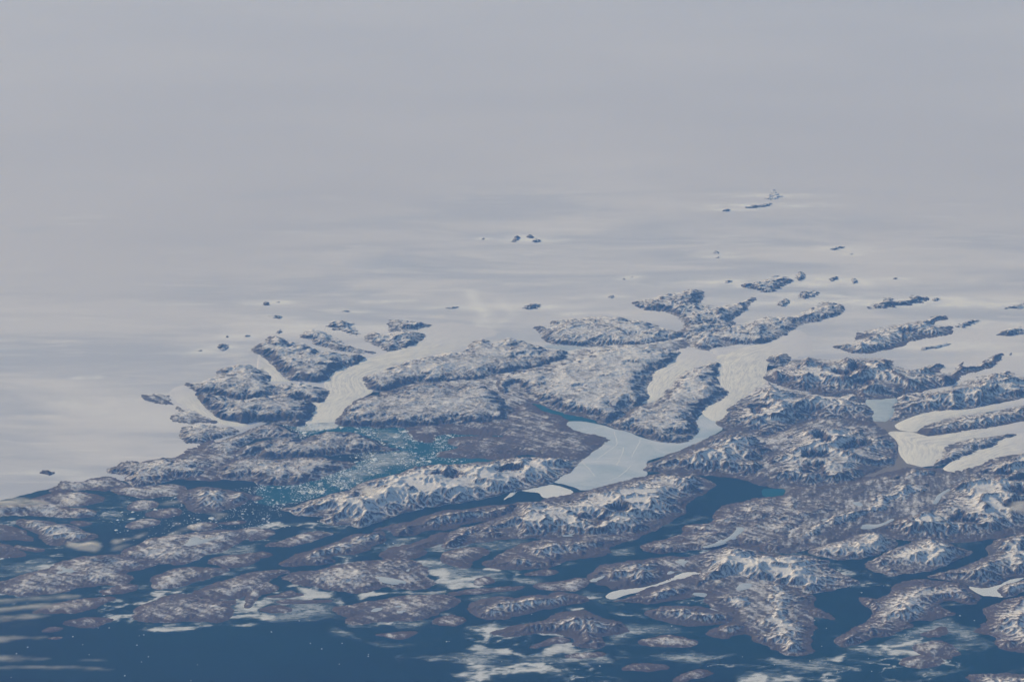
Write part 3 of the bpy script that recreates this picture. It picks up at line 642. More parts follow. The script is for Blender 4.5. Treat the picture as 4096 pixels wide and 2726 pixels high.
LAKES = [  # label, outline
 ('pale frozen lake on a saddle of the jagged peninsula', 'G 965,860 1050,800 1120,790 1200,800 1100,830 1000,860'),
 ('bright white pond at the near foot of the jagged peninsula', 'G 470,1247 560,1195 630,1192 640,1205 600,1228 540,1252'),
 ('grey-blue frozen lake low on the jagged peninsula, nearer the blue sound', 'G 1040,1162 1080,1110 1165,1088 1110,1140'),
 ('tiny frozen pond in the middle of the jagged peninsula', 'G 1015,912 1060,898 1115,905 1060,920'),
 ('branched frozen lake on the brown lowland', 'G 1775,1218 1830,1150 1930,1140 1950,1170 2060,1155 2160,1115 2110,1165 1980,1190 1880,1212'),
 ('hook-shaped frozen lake below the branched lake', 'G 1740,1368 1900,1318 1990,1278 2060,1210 2060,1178 2135,1182 2125,1222 2020,1292 1900,1342'),
 ('comma-shaped ice pond near the long white ice arm', 'G 1488,1495 1560,1472 1612,1492 1570,1530 1540,1512'),
 ('thin frozen lake on the rim of the brown lowland', 'G 2115,1095 2330,1052 2250,1088 2130,1104'),
 ('frozen lake shaped like a bow tie on the brown lowland', 'H 70,1115 200,1110 320,1095 280,1150 220,1190 140,1242 20,1245 80,1200 180,1180'),
 ('sliver of frozen lake next to the bow-tie lake', 'H 470,1122 530,1095 600,1115 675,1108 640,1132'),
 ('small ice pond on the slope below the grey river plain', 'H 768,952 830,943 882,980 820,988'),
 ('frozen lake in the dark valley above the lens-shaped hill', 'H 838,1192 880,1145 1000,1150 1070,1130 1150,1090 1165,1108 1050,1162 950,1192'),
 ('chain-like frozen lake in the deep valley under the right-hand mountain block', 'H 1508,972 1560,880 1680,815 1692,830 1600,882 1560,962'),
 ('oval snow-covered pond beside the round white hill', 'J 2053,482 2100,430 2212,424 2192,472 2100,497'),
 ('cup-shaped icy inlet in the strait head left of the round white hill', 'J 1638,512 1700,500 1802,508 1780,545 1700,535'),
 ('small pale pond between the twin domes and the ice arm', 'J 1418,338 1450,302 1502,315 1470,332'),
 ('small pale pond on the left-hand foot of the twin-domed land', 'J 726,408 780,375 872,347 820,392'),
 ('thin icy pond on the flank of the brown-skirted island', 'J 1800,648 1850,645 1900,660 1962,692 1900,692'),
 ('frozen pond on the wide frosted island', 'F 1075,1408 1150,1398 1280,1420 1402,1452 1300,1468 1200,1452'),
 ('round ice dot on the wide frosted island', 'F 1375,1340 1400,1325 1415,1340 1395,1355'),
 ('star-shaped frozen lake on the widest left-hand island', 'E 440,748 478,730 465,708 510,722 560,708 545,728 610,735 545,742 530,752 505,738'),
 ('white-floored hollow on the crest of the diagonal island', 'E 1430,490 1500,475 1530,500 1690,472 1560,520 1440,550 1380,540 1450,515'),
 ('pair-like pale pond on the pond-dotted island', 'I 1045,685 1090,650 1170,645 1160,665 1100,688'),
 ('smaller pale pond on the pond-dotted island', 'I 1270,645 1310,630 1345,640 1310,652'),
 ('nearer pale pond on the pond-dotted island', 'I 1310,690 1350,675 1395,680 1350,695'),
]

GLACIERS = [  # label, one bank, other bank (both from the ice sheet down to the snout)
 ('large curving white glacier flowing down to the front of the berg fjord',
  'B 1900,330 1700,420 1640,470 1560,560 1450,640 1280,700 1010,770 690,890 640,980 690,1080 620,1150 505,1190 500,1300 440,1370',
  'B 2300,430 2354,500 2050,590 1900,660 1600,740 1300,810 1100,890 975,950 1010,1020 1050,1075 960,1120 870,1180 800,1270 745,1350'),
 ('small tributary glacier squeezed between two snowy massifs on the left bank',
  'A 2354,560 B 20,850 120,890 140,950 110,985', 'B -20,690 100,790 200,880 290,970 310,990'),
 ('small ice tongue ending at the tip of the dark rock spit',
  'A 1500,560 1570,640 1640,710 1790,790 1940,870 2100,925 2290,937', 'A 1680,500 1790,620 1880,745 1970,835 2150,893 2305,902'),
 ('short blue-white glacier arm ending above the dark knob',
  'C 1400,610 1530,700 1490,790 1290,890 1280,970 1220,1020 1255,1110 1200,1180', 'C 1800,690 1900,790 1610,880 1510,970 1410,1080 1390,1130 1260,1180'),
 ('winding glacier with curved stripes and a creamy lobed snout in the frozen fjord',
  'D 450,620 C 2340,640 2100,670 1890,780 1890,840 1870,920 1940,1050 1960,1100 1890,1180 1765,1220 1770,1290 1860,1345', 'D 620,890 300,970 0,1010 C 2310,860 2310,970 2110,1140 1990,1235 1995,1290 1900,1345'),
 ('uppermost tapering glacier tongue on the right-hand side',
  'H 2600,-50 2300,0 1900,65 1600,95 1400,135 1200,215 1152,243', 'H 2600,35 2354,45 2100,95 1850,125 1560,185 1400,245 1350,292 1180,268'),
 ('club-shaped glacier whose broad foot spreads onto the grey plain',
  'H 2600,140 2300,210 1900,270 1700,305 1470,345 1370,300 1115,300 1232,390 1228,500 1290,588', 'H 2600,300 2300,295 2150,315 1850,355 1700,395 1595,425 1602,500 1530,590 1400,612'),
 ('lowest smooth glacier tongue on the right-hand side',
  'H 2700,250 2300,310 2150,370 1950,440 1750,535 1600,640', 'H 2700,430 2354,480 2200,490 2000,570 1800,648 1700,695 1622,682'),
]

# loose sea ice: outlines of bright white sheets and of thin grey brash
WHITE = [
 'I 0,600 80,540 250,545 450,520 330,480 380,465 500,465 550,450 600,480 680,500 720,550 780,540 830,580 800,630 700,570 600,565 400,560 200,580 80,620 0,650',
 'I 0,370 80,360 160,350 130,400 50,395', 'I 155,500 200,480 260,490 220,520', 'I 290,440 390,415 350,445',
 'I 870,560 1000,490 1100,470 1150,490 1350,500 1400,480 1600,480 1750,490 1600,520 1400,525 1200,520 1050,540 900,590',
 'I 1550,300 1700,280 1790,330 1830,385 2050,360 2000,388 1850,405 1700,430 1600,420 1690,370',
 'I 2050,330 2120,280 2200,290 2354,310 2354,330 2200,325 2130,310', 'I 0,680 80,700 200,720 100,760 0,780',
 'I 1060,795 1200,770 1350,780 1250,812 1080,815', 'I 1600,765 1720,730 1690,680 1790,678 1760,720 1650,765',
 'I 1850,1045 2050,960 2150,870 2165,880 2090,975 2200,1030 2354,990 2354,1120 2200,1080 2050,1060', 'I 1750,420 1950,400 2150,450 1900,450 1780,480',
 'J 0,1045 100,1060 150,1080 250,1040 340,1000 400,980 600,965 500,1010 650,1020 850,1035 700,1050 400,1065 200,1095 100,1100 0,1085',
 'J 1020,1105 1100,1070 1300,1060 1450,1070 1530,1080 1400,1100 1200,1100 1050,1115', 'J 1460,1020 1550,1028 1900,1050 2000,1062 1700,1057',
 'J 830,680 900,662 1000,680 1050,698 1200,700 1215,720 1050,717 950,702', 'J 480,655 560,640 650,648 550,668',
 'J 190,890 300,868 450,868 460,888 585,910 570,922 400,907 250,897', 'J 0,970 90,948 50,982 0,1000',
 'J 670,545 760,538 840,545 740,556', 'K 560,1110 750,1060 720,1120 690,1150 790,1190 920,1200 800,1225 720,1180 640,1150',
 'E 1350,980 1500,985 1650,1010 1750,1000 1944,940 1944,1080 1850,1080 1750,1070 1900,1050 1700,1020 1500,1000',
 'E 1450,1130 1550,1100 1600,1110 1580,1132', 'E 1260,1128 1340,1114 1380,1122 1340,1137', 'E 1650,1135 1800,1125 1944,1108 1944,1130 1750,1147',
 'E 730,1112 800,1102 860,1070 875,1090 800,1116', 'E 1090,1175 1200,1150 1400,1150 1650,1135 1650,1145 1450,1158 1200,1180',
 'E 800,605 920,612 870,626', 'B 500,1195 520,1260 500,1310 430,1385 300,1400 600,1430 740,1375 760,1250', 'F 250,10 420,0 640,-10 740,10 700,40 500,60 400,60',
 'H -30,1385 70,1400 60,1420 -30,1420', 'I 100,610 280,600 250,615', 'I 180,625 270,632 260,645',
 'F 1560,1085 1640,1060 1730,1050 1700,1070 1580,1100', 'F 1920,1050 1980,1030 2050,1050', 'F 660,1200 800,1210 900,1225 760,1230',
 'J 0,300 60,290 100,320 60,330', 'E 890,925 965,955 985,975 880,1015 800,1030 955,982 940,955',
]
WASH = [
 'F 640,1205 800,1230 1000,1200 1200,1150 1400,1090 1600,1030 1760,975 1700,955 1500,1000 1300,1015 1270,975 1180,965 1200,1010 1180,1080 1000,1180',
 'F 1500,1130 1700,1060 1900,1050 2354,1030 G 100,1270 60,1390 F 2150,1180 2050,1130 1900,1140 1700,1190 1560,1180',
 'F 1430,1245 1560,1200 1720,1200 1760,1270 1980,1320 2300,1340 2354,1420 2000,1450 1650,1500 1660,1450 1560,1330',
 'F 900,30 1380,50 1500,140 1400,210 1180,190', 'F 1000,260 1350,225 1600,290 1300,400 900,540 600,600 700,460',
 'I 0,690 400,600 700,580 850,640 700,760 300,790 0,800', 'I 850,780 1500,760 1600,780 1500,850 1100,830 850,830',
 'I 700,800 1100,950 1400,1000 1100,990 750,900', 'I 1300,1100 1900,1030 2354,1000 2354,1180 1600,1130',
 'J 850,800 1400,780 1700,850 1100,960 850,1000', 'J 0,1080 900,1050 1000,1150 500,1180 0,1150', 'J 950,1050 2000,1050 2354,1080 1800,1130 900,1140',
 'K 1250,780 1700,740 2000,880 2100,1000 1700,1060 1650,900 1300,900', 'K 700,980 1300,1000 1300,1060 700,1060', 'K 1580,580 1900,610 1700,640',
 'K 0,1100 500,1100 900,1200 500,1260 0,1220', 'K 1280,1260 1600,1210 2000,1180 1500,1260', 'J 480,180 600,190 540,290 480,260',
 'J 0,330 400,420 300,460 0,480', 'J 350,480 700,460 880,510 700,560 600,500', 'E 700,900 1150,800 1200,880 1000,900', 'E 1450,560 1944,520 1944,580 1500,640',
 'E 1350,850 1600,830 1560,860', 'G 1380,1120 1900,1050 1850,1110 1400,1160', 'G 880,1380 1200,1330 1000,1440', 'J 1200,640 1330,650 1240,690', 'E 1250,860 1750,700 1944,660 1944,720 1600,800', 'I 1900,540 2000,500 2354,490 2354,520 2000,580',
]

# ------------------------------------------------------------------ sea and inland ice
def build_sea():
    L = 1.6e6
    xs = np.linspace(-L, L, 9); ys = np.linspace(-0.7e6, 1.9e6, 9)
    X, Y = np.meshgrid(xs, ys)
    o = grid_obj('sea', X, Y, np.zeros_like(X), np.ones((8, 8), bool), M_SEA)
    tag(o, 'dark blue sea filling the fjords and the foreground', None, None, 'structure')
build_sea()

ICE_EDGE = ground(pix('S -900,2030 -200,2015 0,2003 150,1962 260,1948 430,1905 505,1930 560,1890 800,1800 900,1760 1000,1718 1060,1690 1180,1665 1250,1640 1330,1590 1420,1540 1700,1480 2000,1430 2150,1390 2195,1385 2260,1360 2500,1360 2660,1345 2740,1325 2800,1330 2850,1400 2890,1450 3000,1450 3300,1440 3500,1500 3700,1560 3900,1640 4100,1640 4500,1600 5200,1560'))
def build_ice_sheet():
    xs = np.concatenate([np.linspace(-900e3, -160e3, 25)[:-1], np.arange(-160e3, 160e3, 500.0), np.linspace(160e3, 900e3, 25)])
    y0 = ICE_EDGE[:, 1].min() - 3000
    ys = np.concatenate([np.arange(y0, 140e3, 680.0), 140e3 + np.cumsum(np.linspace(600, 9000, 190))])
    X, Y = np.meshgrid(xs, ys)
    edge = smooth_y(ICE_EDGE, X, 900.0) + 800 * fbm(X, Y, 4500, 4, 31, 0.6)
    d = Y - edge
    base = E(X, Y)
    und = 46 * fbm(X * 0.5, Y, 15000, 4, 3) * sstep(220e3, 60e3, d) + 15 * fbm(X * 0.45, Y, 3600, 3, 5) * sstep(160e3, 40e3, d)
    far = sstep(1000, 14000, d)
    Z = base + und * far + 34 * sstep(0, 900, d) - 60 * sstep(0, -500, d)
    streak = np.zeros_like(X)
    for name, cat, S, label, P in LAND:
        if name != 'nunatak':
            continue
        g = ground(P); cx, cy = g.mean(0); r = max(np.ptp(g[:, 0]), 900.0)
        ex = (X - cx) / (r * 2.4); ey = (Y - cy) / (900.0 + 0.22 * r)
        m = np.exp(-ex * ex - ey * ey)
        streak += m * (0.75 + 0.9 * fbm(X * .5, Y, 2500, 3, int(cx) % 97))
    streak += 0.5 * sstep(0.35, 0.8, fbm(X * 0.22, Y, 6000, 4, 77)) * sstep(150e3, 20e3, Y)
    streak -= 0.55 * sstep(0.25, 0.7, fbm(X * 0.3, Y, 11000, 4, 55)) * sstep(160e3, 40e3, Y)
    # clean ice drawn out where the sheet drains into the large glacier and past the left-hand margin
    for s, hw, amt in (('S 1880,1165 1900,1215 1950,1260 1920,1300 1800,1345', 1500, .9), ('S 2000,1200 2060,1260 1960,1310', 1100, .5), ('S 1450,1208 1560,1205 1650,1202', 900, .9),
                       ('S 250,1608 420,1650 560,1672 660,1690', 2600, .45), ('S 520,1600 600,1640 660,1660', 2200, .3), ('S 300,1513 390,1508', 900, .9), ('S 2250,958 2270,958', 700, .6)):
        g = ground(pix(s))
        best = np.full(X.shape, 1e30)
        for (ax, ay), (bx, by) in zip(g[:-1], g[1:]):
            ex, ey = bx - ax, by - ay
            t = np.clip(((X - ax) * ex + (Y - ay) * ey) / (ex * ex + ey * ey), 0, 1)
            best = np.minimum(best, np.hypot(X - ax - t * ex, Y - ay - t * ey))
        streak += amt * np.exp(-(best / hw) ** 2) * (0.8 + 0.6 * fbm(X, Y, 1800, 3, 12))
    margin = sstep(150e3, 45e3, d + 25e3 * fbm(X, Y, 60000, 3, 88))
    keep = cells(d > -700)
    o = grid_obj('ice_sheet', X, Y, Z, keep, M_ICE, {'streak': streak, 'margin': margin})
    tag(o, 'vast smooth white inland ice sheet reaching to the far distance', None, None, 'structure')
build_ice_sheet()

# ------------------------------------------------------------------ land
def lift(P, S):
    """outline points on far edges stand on raised ground: move them down the picture"""
    n = len(P)
    a = P - np.roll(P, 1, 0); b = np.roll(P, -1, 0) - P
    area = np.sum(P[:, 0] * np.roll(P[:, 1], -1) - np.roll(P[:, 0], -1) * P[:, 1])
    t = a / (np.linalg.norm(a, axis=1)[:, None] + 1e-6) + b / (np.linalg.norm(b, axis=1)[:, None] + 1e-6)
    nrm = np.stack([t[:, 1], -t[:, 0]], 1) * np.sign(area)
    nrm /= np.linalg.norm(nrm, axis=1)[:, None] + 1e-6
    up = np.clip(-nrm[:, 1], 0, 1)
    mpp = CAM_H / math.sin(DEP) * 2 * TANH / 4096
    sh = min((0.6 * S['H'] + 0.2 * S['P'] + 0.3 * S['M']) * 0.94 / mpp, 0.3 * np.ptp(P[:, 1]))
    g = ground(P)
    on_ice = float(np.mean(E(g[:, 0], g[:, 1])) > 120)
    Q = P.copy(); Q[:, 1] += up * sh * (0.8 - 0.65 * on_ice)
    return Q

LAKE_G = [[lb, ground(chaikin(pix(p), 1)), None] for lb, p in LAKES]

def erode(h, dx, dy, mask, seed, per=2.2, steps=34, rate=0.055):
    """rain running down the slopes: cuts gullies, leaves sharp ribs"""
    r = np.random.RandomState(seed)
    ny, nx = h.shape
    h = h.copy()
    sy, sx = np.nonzero(mask[1:-2, 1:-2])
    if len(sy) < 400:
        return h
    nb = 6
    for b in range(nb):
        k = r.randint(0, len(sy), int(len(sy) * per / nb))
        px = sx[k] + 1 + r.uniform(0, 1, len(k)); py = sy[k] + 1 + r.uniform(0, 1, len(k))
        vx = np.zeros(len(k)); vy = np.zeros(len(k)); sed = np.zeros(len(k))
        for s in range(steps):
            ix = px.astype(np.int64); iy = py.astype(np.int64); fx = px - ix; fy = py - iy
            a = h[iy, ix]; bb = h[iy, ix + 1]; c = h[iy + 1, ix]; d = h[iy + 1, ix + 1]
            gx = ((bb - a) * (1 - fy) + (d - c) * fy) / dx
            gy = ((c - a) * (1 - fx) + (d - bb) * fx) / dy
            h0 = (a * (1 - fx) + bb * fx) * (1 - fy) + (c * (1 - fx) + d * fx) * fy
            vx = 0.25 * vx - gx; vy = 0.25 * vy - gy
            L = np.hypot(vx, vy) + 1e-6
            nxp = np.clip(px + vx / L, 1, nx - 2.01); nyp = np.clip(py + vy / L * dx / dy, 1, ny - 2.01)
            jx = nxp.astype(np.int64); jy = nyp.astype(np.int64); ex = nxp - jx; ey = nyp - jy
            h1 = (h[jy, jx] * (1 - ex) + h[jy, jx + 1] * ex) * (1 - ey) + (h[jy + 1, jx] * (1 - ex) + h[jy + 1, jx + 1] * ex) * ey
            dh = h1 - h0
            cap = np.maximum(-dh, 0.0) * 1.6
            delta = np.where(dh > 0, -np.minimum(sed, dh), np.where(sed > cap, -(sed - cap) * 0.12, np.minimum((cap - sed) * rate, np.maximum(-dh, 0))))
            delta = np.where(h0 < 4.0, 0, delta)
            sed = sed + delta
            idx = np.concatenate([iy * nx + ix, iy * nx + ix + 1, (iy + 1) * nx + ix, (iy + 1) * nx + ix + 1])
            w = np.concatenate([delta * (1 - fx) * (1 - fy), delta * fx * (1 - fy), delta * (1 - fx) * fy, delta * fx * fy])
            h -= np.bincount(idx, w, ny * nx).reshape(ny, nx)
            px, py = nxp, nyp
    return np.maximum(h, 0)

def blur(a, n=1):
    for _ in range(n):
        p = np.pad(a, 1, mode='edge')
        a = (p[:-2, 1:-1] + p[2:, 1:-1] + p[1:-1, :-2] + p[1:-1, 2:] + 4 * p[1:-1, 1:-1]) / 8
    return a

def build_land(i, name, cat, S, label, P):
    poly = chaikin(ground(lift(P, S)), 1)
    st0 = S['style']
    small = name == 'nunatak' and np.ptp(poly[:, 0]) < 6000
    dx, dy = (85.0, 150.0) if small else (150.0, 225.0)
    m = 700.0
    xs = np.arange(poly[:, 0].min() - m, poly[:, 0].max() + m, dx)
    ys = np.arange(poly[:, 1].min() - m, poly[:, 1].max() + m, dy)
    X, Y = np.meshgrid(xs, ys)
    sd = sdist(poly, X, Y)
    size = min(np.ptp(poly[:, 0]), np.ptp(poly[:, 1]))
    ca = min(750.0, (0.26 if S['style'] == 'skerry' else 0.15 if S['style'] == 'low' else 0.09) * size) if not small else 0.16 * size
    sd = sd + ca * fbm(X, Y, 3000 if not small else 900, 5, i, 0.62)
    sd = sd + (90.0 if small else 0.0 if 'ice arm' in label else 250.0 if st0 == 'skerry' else 620.0 if st0 == 'low' else 380.0 if name == 'island' else 200.0)
    d = np.maximum(sd, 0)
    H, w, Pk = S['H'], S['w'], S['P']
    Xw = X + 500 * fbm(X, Y, 3000, 2, i + 5); Yw = Y + 500 * fbm(X, Y, 3000, 2, i + 9)
    st = S['style']; al = st == 'alpine'
    base = E(X, Y)
    gsy = np.gradient(blur(sd, 6), dy, axis=0)
    icy = (0.0 if 'saddle' in label else 1.0) * np.clip(-gsy * 1.3, 0, 1) * sstep(60, 250, base) * sstep(4200, 200, d)      # sides where the ice sheet laps onto the land
    ragged = np.clip(fbm(X * 0.6, Y, 1500 if not small else 700, 4, i + 15, 0.65) + 0.15, 0, 1)
    sd = sd - np.clip(-gsy * 1.3, 0, 1) * sstep(60, 250, base) * ragged * (1500 if not small else 350)
    if name == 'nunatak':
        sd = sd + 0.05 * size - ragged * 0.32 * size
    d = np.maximum(sd, 0)
    sdw = d * (1 - 0.72 * icy) * np.clip(1 + 1.3 * fbm(X, Y, 4600, 4, i + 3, 0.6), 0.18, 4)
    wall = H * (1 - np.exp(-(sdw / w) ** 1.3)) * (1 + 0.3 * fbm(X, Y, 5000, 2, i + 70))
    wall = wall + S['M'] * (1 - np.exp(-(sdw / S['ms']) ** 1.5))
    inner = 1 - np.exp(-(sdw / (2600.0 if al else 2000.0)) ** 1.15) if not small else 1 - np.exp(-d / 450.0)
    big = st in ('alpine', 'hill')
    rdg = ridged(Xw, Yw, S['wl'], 3 if big else 5, i, 0.48 if big else 0.52)
    body = inner * (0.05 + 0.75 * rdg + (0.15 if al else 0.4) * fbm(Xw, Yw, S['wl'] * 0.7, 4, i + 2))
    east = poly[:, 0].mean() > 42e3
    ang = (1.15 if east else -0.8) + 0.25 * math.sin(i * 1.7)
    lx = X * math.cos(ang) + Y * math.sin(ang); ly = -X * math.sin(ang) + Y * math.cos(ang)
    lin = fbm(lx * 0.22, ly, 620 if al else 800, 3, i + 66, 0.7)
    rough = min(1.0, (H + 0.4 * Pk + 0.3 * S['M']) / 500.0)
    det = rough * (0.45 if big else 1.0) * (60 * fbm(X, Y, 1000, 4, i + 20, 0.65) + 50 * lin) * np.minimum(1, d / 900)
    relief = np.maximum(wall + Pk * body + det, np.minimum(d * 0.03, 12))
    if al:   # gullies running down the flanks
        gul = ridged(Xw, Yw * 0.6, 1500, 2, i + 90)
        relief = relief - 60 * (gul - 0.4) * np.clip(relief / 500, 0, 1)
    relief = np.where(sd > 0, relief, 0)
    if st not in ('skerry', 'nun'):
        relief = erode(relief, dx, dy, relief > 15, 900 + i, 4.0, 46, 0.075) if big else erode(relief, dx, dy, relief > 15, 900 + i)
        relief = np.where(sd > 0, np.maximum(relief, np.minimum(d * 0.03, 12)), 0)
    for lk in LAKE_G:
        g = lk[1]; c = g.mean(0)
        if not (xs[0] < c[0] < xs[-1] and ys[0] < c[1] < ys[-1]):
            continue
        if sdist(poly, c[None, :1], c[None, 1:])[0, 0] <= 0 or lk[2] is not None:
            continue
        bx = (np.abs(X - c[0]) < np.ptp(g[:, 0]) / 2 + 2000) & (np.abs(Y - c[1]) < np.ptp(g[:, 1]) / 2 + 2000)
        ls = np.full(X.shape, -1e5); ls[bx] = sdist(g, X[bx], Y[bx])
        inside = ls > -150
        if not inside.any():
            continue
        lev = np.percentile((base + relief)[inside], 30)
        lk[2] = lev
        k = sstep(-1400, -250, ls)
        relief = np.where(sd > 0, relief * (1 - k) + k * np.minimum(lev - 8 - base, np.maximum(relief, 0)) , relief)
        relief = np.where((ls > -120) & (sd > 0), np.minimum(relief, lev - 8 - base), relief)
    Z = np.where(sd > 0, base + relief + 2.0, base + np.maximum(sd * 0.25, -160))
    gy, gx = np.gradient(relief, dy, dx)
    slope = np.hypot(gx, gy)
    nz = fbm(X * 0.85, Y * 0.9, 1000, 4, i + 33, 0.7)
    nz2 = fbm(X, Y, 5500, 3, i + 44)
    spk = (0.06 if big else 0.15) * nz + (0.08 if big else 0.28) * lin + 0.15 * nz2
    curv = np.clip((blur(relief, 8 if big else 3) - relief) / (30.0 if big else 14.0 if not small else 8.0), -1.5, 1.5)      # hollows hold the snow, ribs are blown bare
    spk = spk + (0.22 if big else 0.09 if st in ('plateau', 'low', 'skerry') else 0.15) * curv + 0.42 * icy + 0.05 * sstep(60, 250, base)  # last term pales inland rock with extra snow colour, standing in for distance haze
    rmax = np.percentile(relief[sd > 0], 96) if (sd > 0).any() else 1.0
    up = sstep(0.10 * rmax, 0.85 * rmax, relief * (1 + 0.35 * fbm(X, Y, 2600, 3, i + 81)))
    top = 0.10 + 0.86 * S['snow'] + (0.05 if big else 0.0)
    if st in ('plateau', 'rugged'):
        snow = top - 0.22 * (1 - up) - 0.50 * sstep(0.30, 0.70, slope) + spk
    elif st == 'nun':
        snow = top - 0.45 * sstep(0.35, 0.7, slope) + 0.4 * nz + 0.2 * nz2
    elif st == 'alpine':
        snow = top + 0.06 - 0.50 * (1 - up) - 0.42 * sstep(0.50, 1.05, slope) + spk
    else:
        snow = top - (0.26 if st in ('low', 'skerry') else 0.52) * (1 - up) - 0.35 * (sstep(0.52, 1.05, slope) if big else sstep(0.38, 0.75, slope)) + spk * (1.35 if st in ('low', 'skerry') else 1.0)
    low = sstep(60, 5, relief) * sstep(300, 20, base)
    tone = np.clip(S['tone'] + 0.35 * nz2, 0, 1)
    keep = cells(sd > -520)
    o = grid_obj(name, X, Y, Z, keep, M_LAND, {'snow': snow, 'tone': tone, 'low': low})
    if cat is None:
        tag(o, label, kind='structure')
        return
    tag(o, label, cat, {'nunatak': 'nunataks standing out of the ice sheet', 'island': 'islands off the coast', 'mountain': 'ice-free mountains along the coast'}.get(name))
for i, rec in enumerate(LAND):
    build_land(i, *rec)

# ------------------------------------------------------------------ flat sheets: lakes, fjord ice, plain
def sheet(name, G, z, mat, label, cat=None, group=None, kind=None, dx=150.0, dy=210.0, amp=120.0, seed=0, thick=6.0, dome=0.0):
    """slab with an uneven outline and its own thickness"""
    xs = np.arange(G[:, 0].min() - 500, G[:, 0].max() + 500, dx)
    ys = np.arange(G[:, 1].min() - 500, G[:, 1].max() + 500, dy)
    X, Y = np.meshgrid(xs, ys)
    sd = sdist(G, X, Y) + amp * fbm(X, Y, 1500, 3, seed)
    zz = (z if np.ndim(z) else np.full(X.shape, z)) if not callable(z) else z(X, Y)
    # the slab's rim dips below the surface around it
    Z = zz + np.where(sd > 0, dome * (1 - np.exp(-np.maximum(sd, 0) / 1500.0)), np.maximum(sd * 0.2, -40.0))
    o = grid_obj(name, X, Y, Z, cells(sd > -240), mat)
    return tag(o, label, cat, group, kind)

def resample(p, n):
    s = np.concatenate([[0], np.cumsum(np.hypot(*np.diff(p, axis=0).T))])
    t = np.linspace(0, s[-1], n)
    return np.stack([np.interp(t, s, p[:, 0]), np.interp(t, s, p[:, 1])], 1)
for k, (lb, g, lev) in enumerate(LAKE_G):
    sheet('frozen_lake', g, (lev if lev is not None else 6.0), M_LAKE, lb, 'lake', 'frozen lakes on the land', seed=200 + k, amp=60)

def flat(s, n=1):
    return ground(chaikin(pix(s), n))
FJ = sheet('ice_surface', flat('G 470,225 500,195 600,190 700,200 860,235 960,270 1060,285 1180,340 1380,390 1560,390 1650,350 1710,280 1680,190 1740,135 1780,120 1900,180 1950,260 1870,310 1740,380 1600,450 1450,500 1250,550 1230,590 1290,610 1190,640 1250,655 1240,690 1150,735 990,755 850,790 750,820 640,830 590,805 490,775 350,748 500,650 600,550 640,510 760,460 840,390 880,355 700,310 560,285'),
      9.0, M_FAST, None, None, seed=301, amp=90)
FR = bpy.data.objects.new('fjord_ice', None)
FR.location = FJ.location; FR.empty_display_size = 500.0
COL.objects.link(FR)
tag(FR, 'smooth pale blue ice sheet filling the branching fjord below the creamy glacier snout', 'fjord ice')
FJ.parent = FR; FJ.location = (0, 0, 0)
for s in ('G 940,290 955,345 972,410 880,470 780,545', 'G 1185,350 1150,430 1100,520', 'G 860,240 800,246 760,262', 'G 1030,430 1005,520 960,600', 'G 640,560 720,640 760,700', 'G 1100,600 1000,690 900,740'):
    g = resample(ground(chaikin(pix(s), 2, False)), 60)
    g = g + 130 * np.stack([fbm(g[:, 0], g[:, 1], 900, 2, 71), fbm(g[:, 0], g[:, 1], 900, 2, 72)], 1)
    t = np.gradient(g, axis=0); t /= np.linalg.norm(t, axis=1)[:, None]
    nr = np.stack([-t[:, 1], t[:, 0]], 1)
    V = np.concatenate([np.column_stack([g + o_ * nr, np.full(60, z_)]) for o_, z_ in ((-75, 8.5), (0, 22.0), (75, 8.5))])
    q = [(a_ + r * 60, a_ + 1 + r * 60, a_ + 1 + (r + 1) * 60, a_ + (r + 1) * 60) for r in range(2) for a_ in range(59)]
    pr = mesh_obj('pressure_ridge', V, np.array(q)[:, ::-1], M_WHITE)
    pr.location = pr.location - FR.location
    pr.parent = FR
sheet('ice_floe', flat('G 60,825 250,775 350,770 450,790 560,830 560,860 470,890 350,905 270,890 260,850 150,840'),
      9.0, M_WHITE, 'large white ice floe just broken off the edge of the frozen fjord', 'ice floe', seed=302, amp=110)
sheet('ice_floe', flat('F 2270,690 2320,660 2354,655 G 60,825 0,838'), 9.0, M_WHITE, 'thin white ice floe drifting in the channel beside the large broken floe', 'ice floe', seed=303, amp=60)
sheet('sea_ice', flat('J 850,545 900,500 1050,465 1200,460 1350,420 1500,350 1600,310 1800,310 1700,335 1550,380 1400,440 1200,490 1050,520 930,570'),
      9.0, M_WHITE, 'long narrow white arm of sea ice between two frosted ridges', 'sea ice', seed=304, amp=90)
sheet('cove_ice', flat('K 1820,440 1980,465 2110,440 2200,390 2354,360 2354,375 2200,430 2140,490 2180,550 2060,535 1960,530'),
      9.0, M_WHITE, 'white ice filling the cove between two dark mountains at the right-hand edge', 'sea ice', seed=305, amp=70)
sheet('stagnant_ice', flat('D 890,1380 1050,1370 1190,1362 1150,1430 1155,1490 H 1155,60 1110,195 950,190 985,100'),
      lambda X, Y: E(X, Y) + 45, M_BLUE, 'grey-blue rough stagnant ice between two alpine mountains', 'glacier ice', seed=306, amp=80, dome=40.0)
sheet('marginal_lake', flat('C 230,640 370,640 500,645 700,662 740,680 600,720 570,765 500,755 480,690 380,665'),
      lambda X, Y: E(X, Y) + 14, M_LAKE, 'thin pale frozen lake under the edge of the oval speckled plateau', 'lake', seed=307, amp=50)
sheet('valley_plain', flat('H 880,170 1110,180 1220,170 1250,250 1400,270 1420,330 1300,380 1300,560 1400,620 1600,640 1640,700 1500,760 1100,760 950,820 880,890 700,915 400,935 150,925 60,905 130,895 170,815 0,800 0,740 200,770 500,780 750,740 900,660 1100,590 1130,400 1000,300'),
      lambda X, Y: E(X, Y) * 0.98 + 12, M_GRAV, 'grey-brown river plain winding between the mountains', kind='structure', seed=308, amp=120)
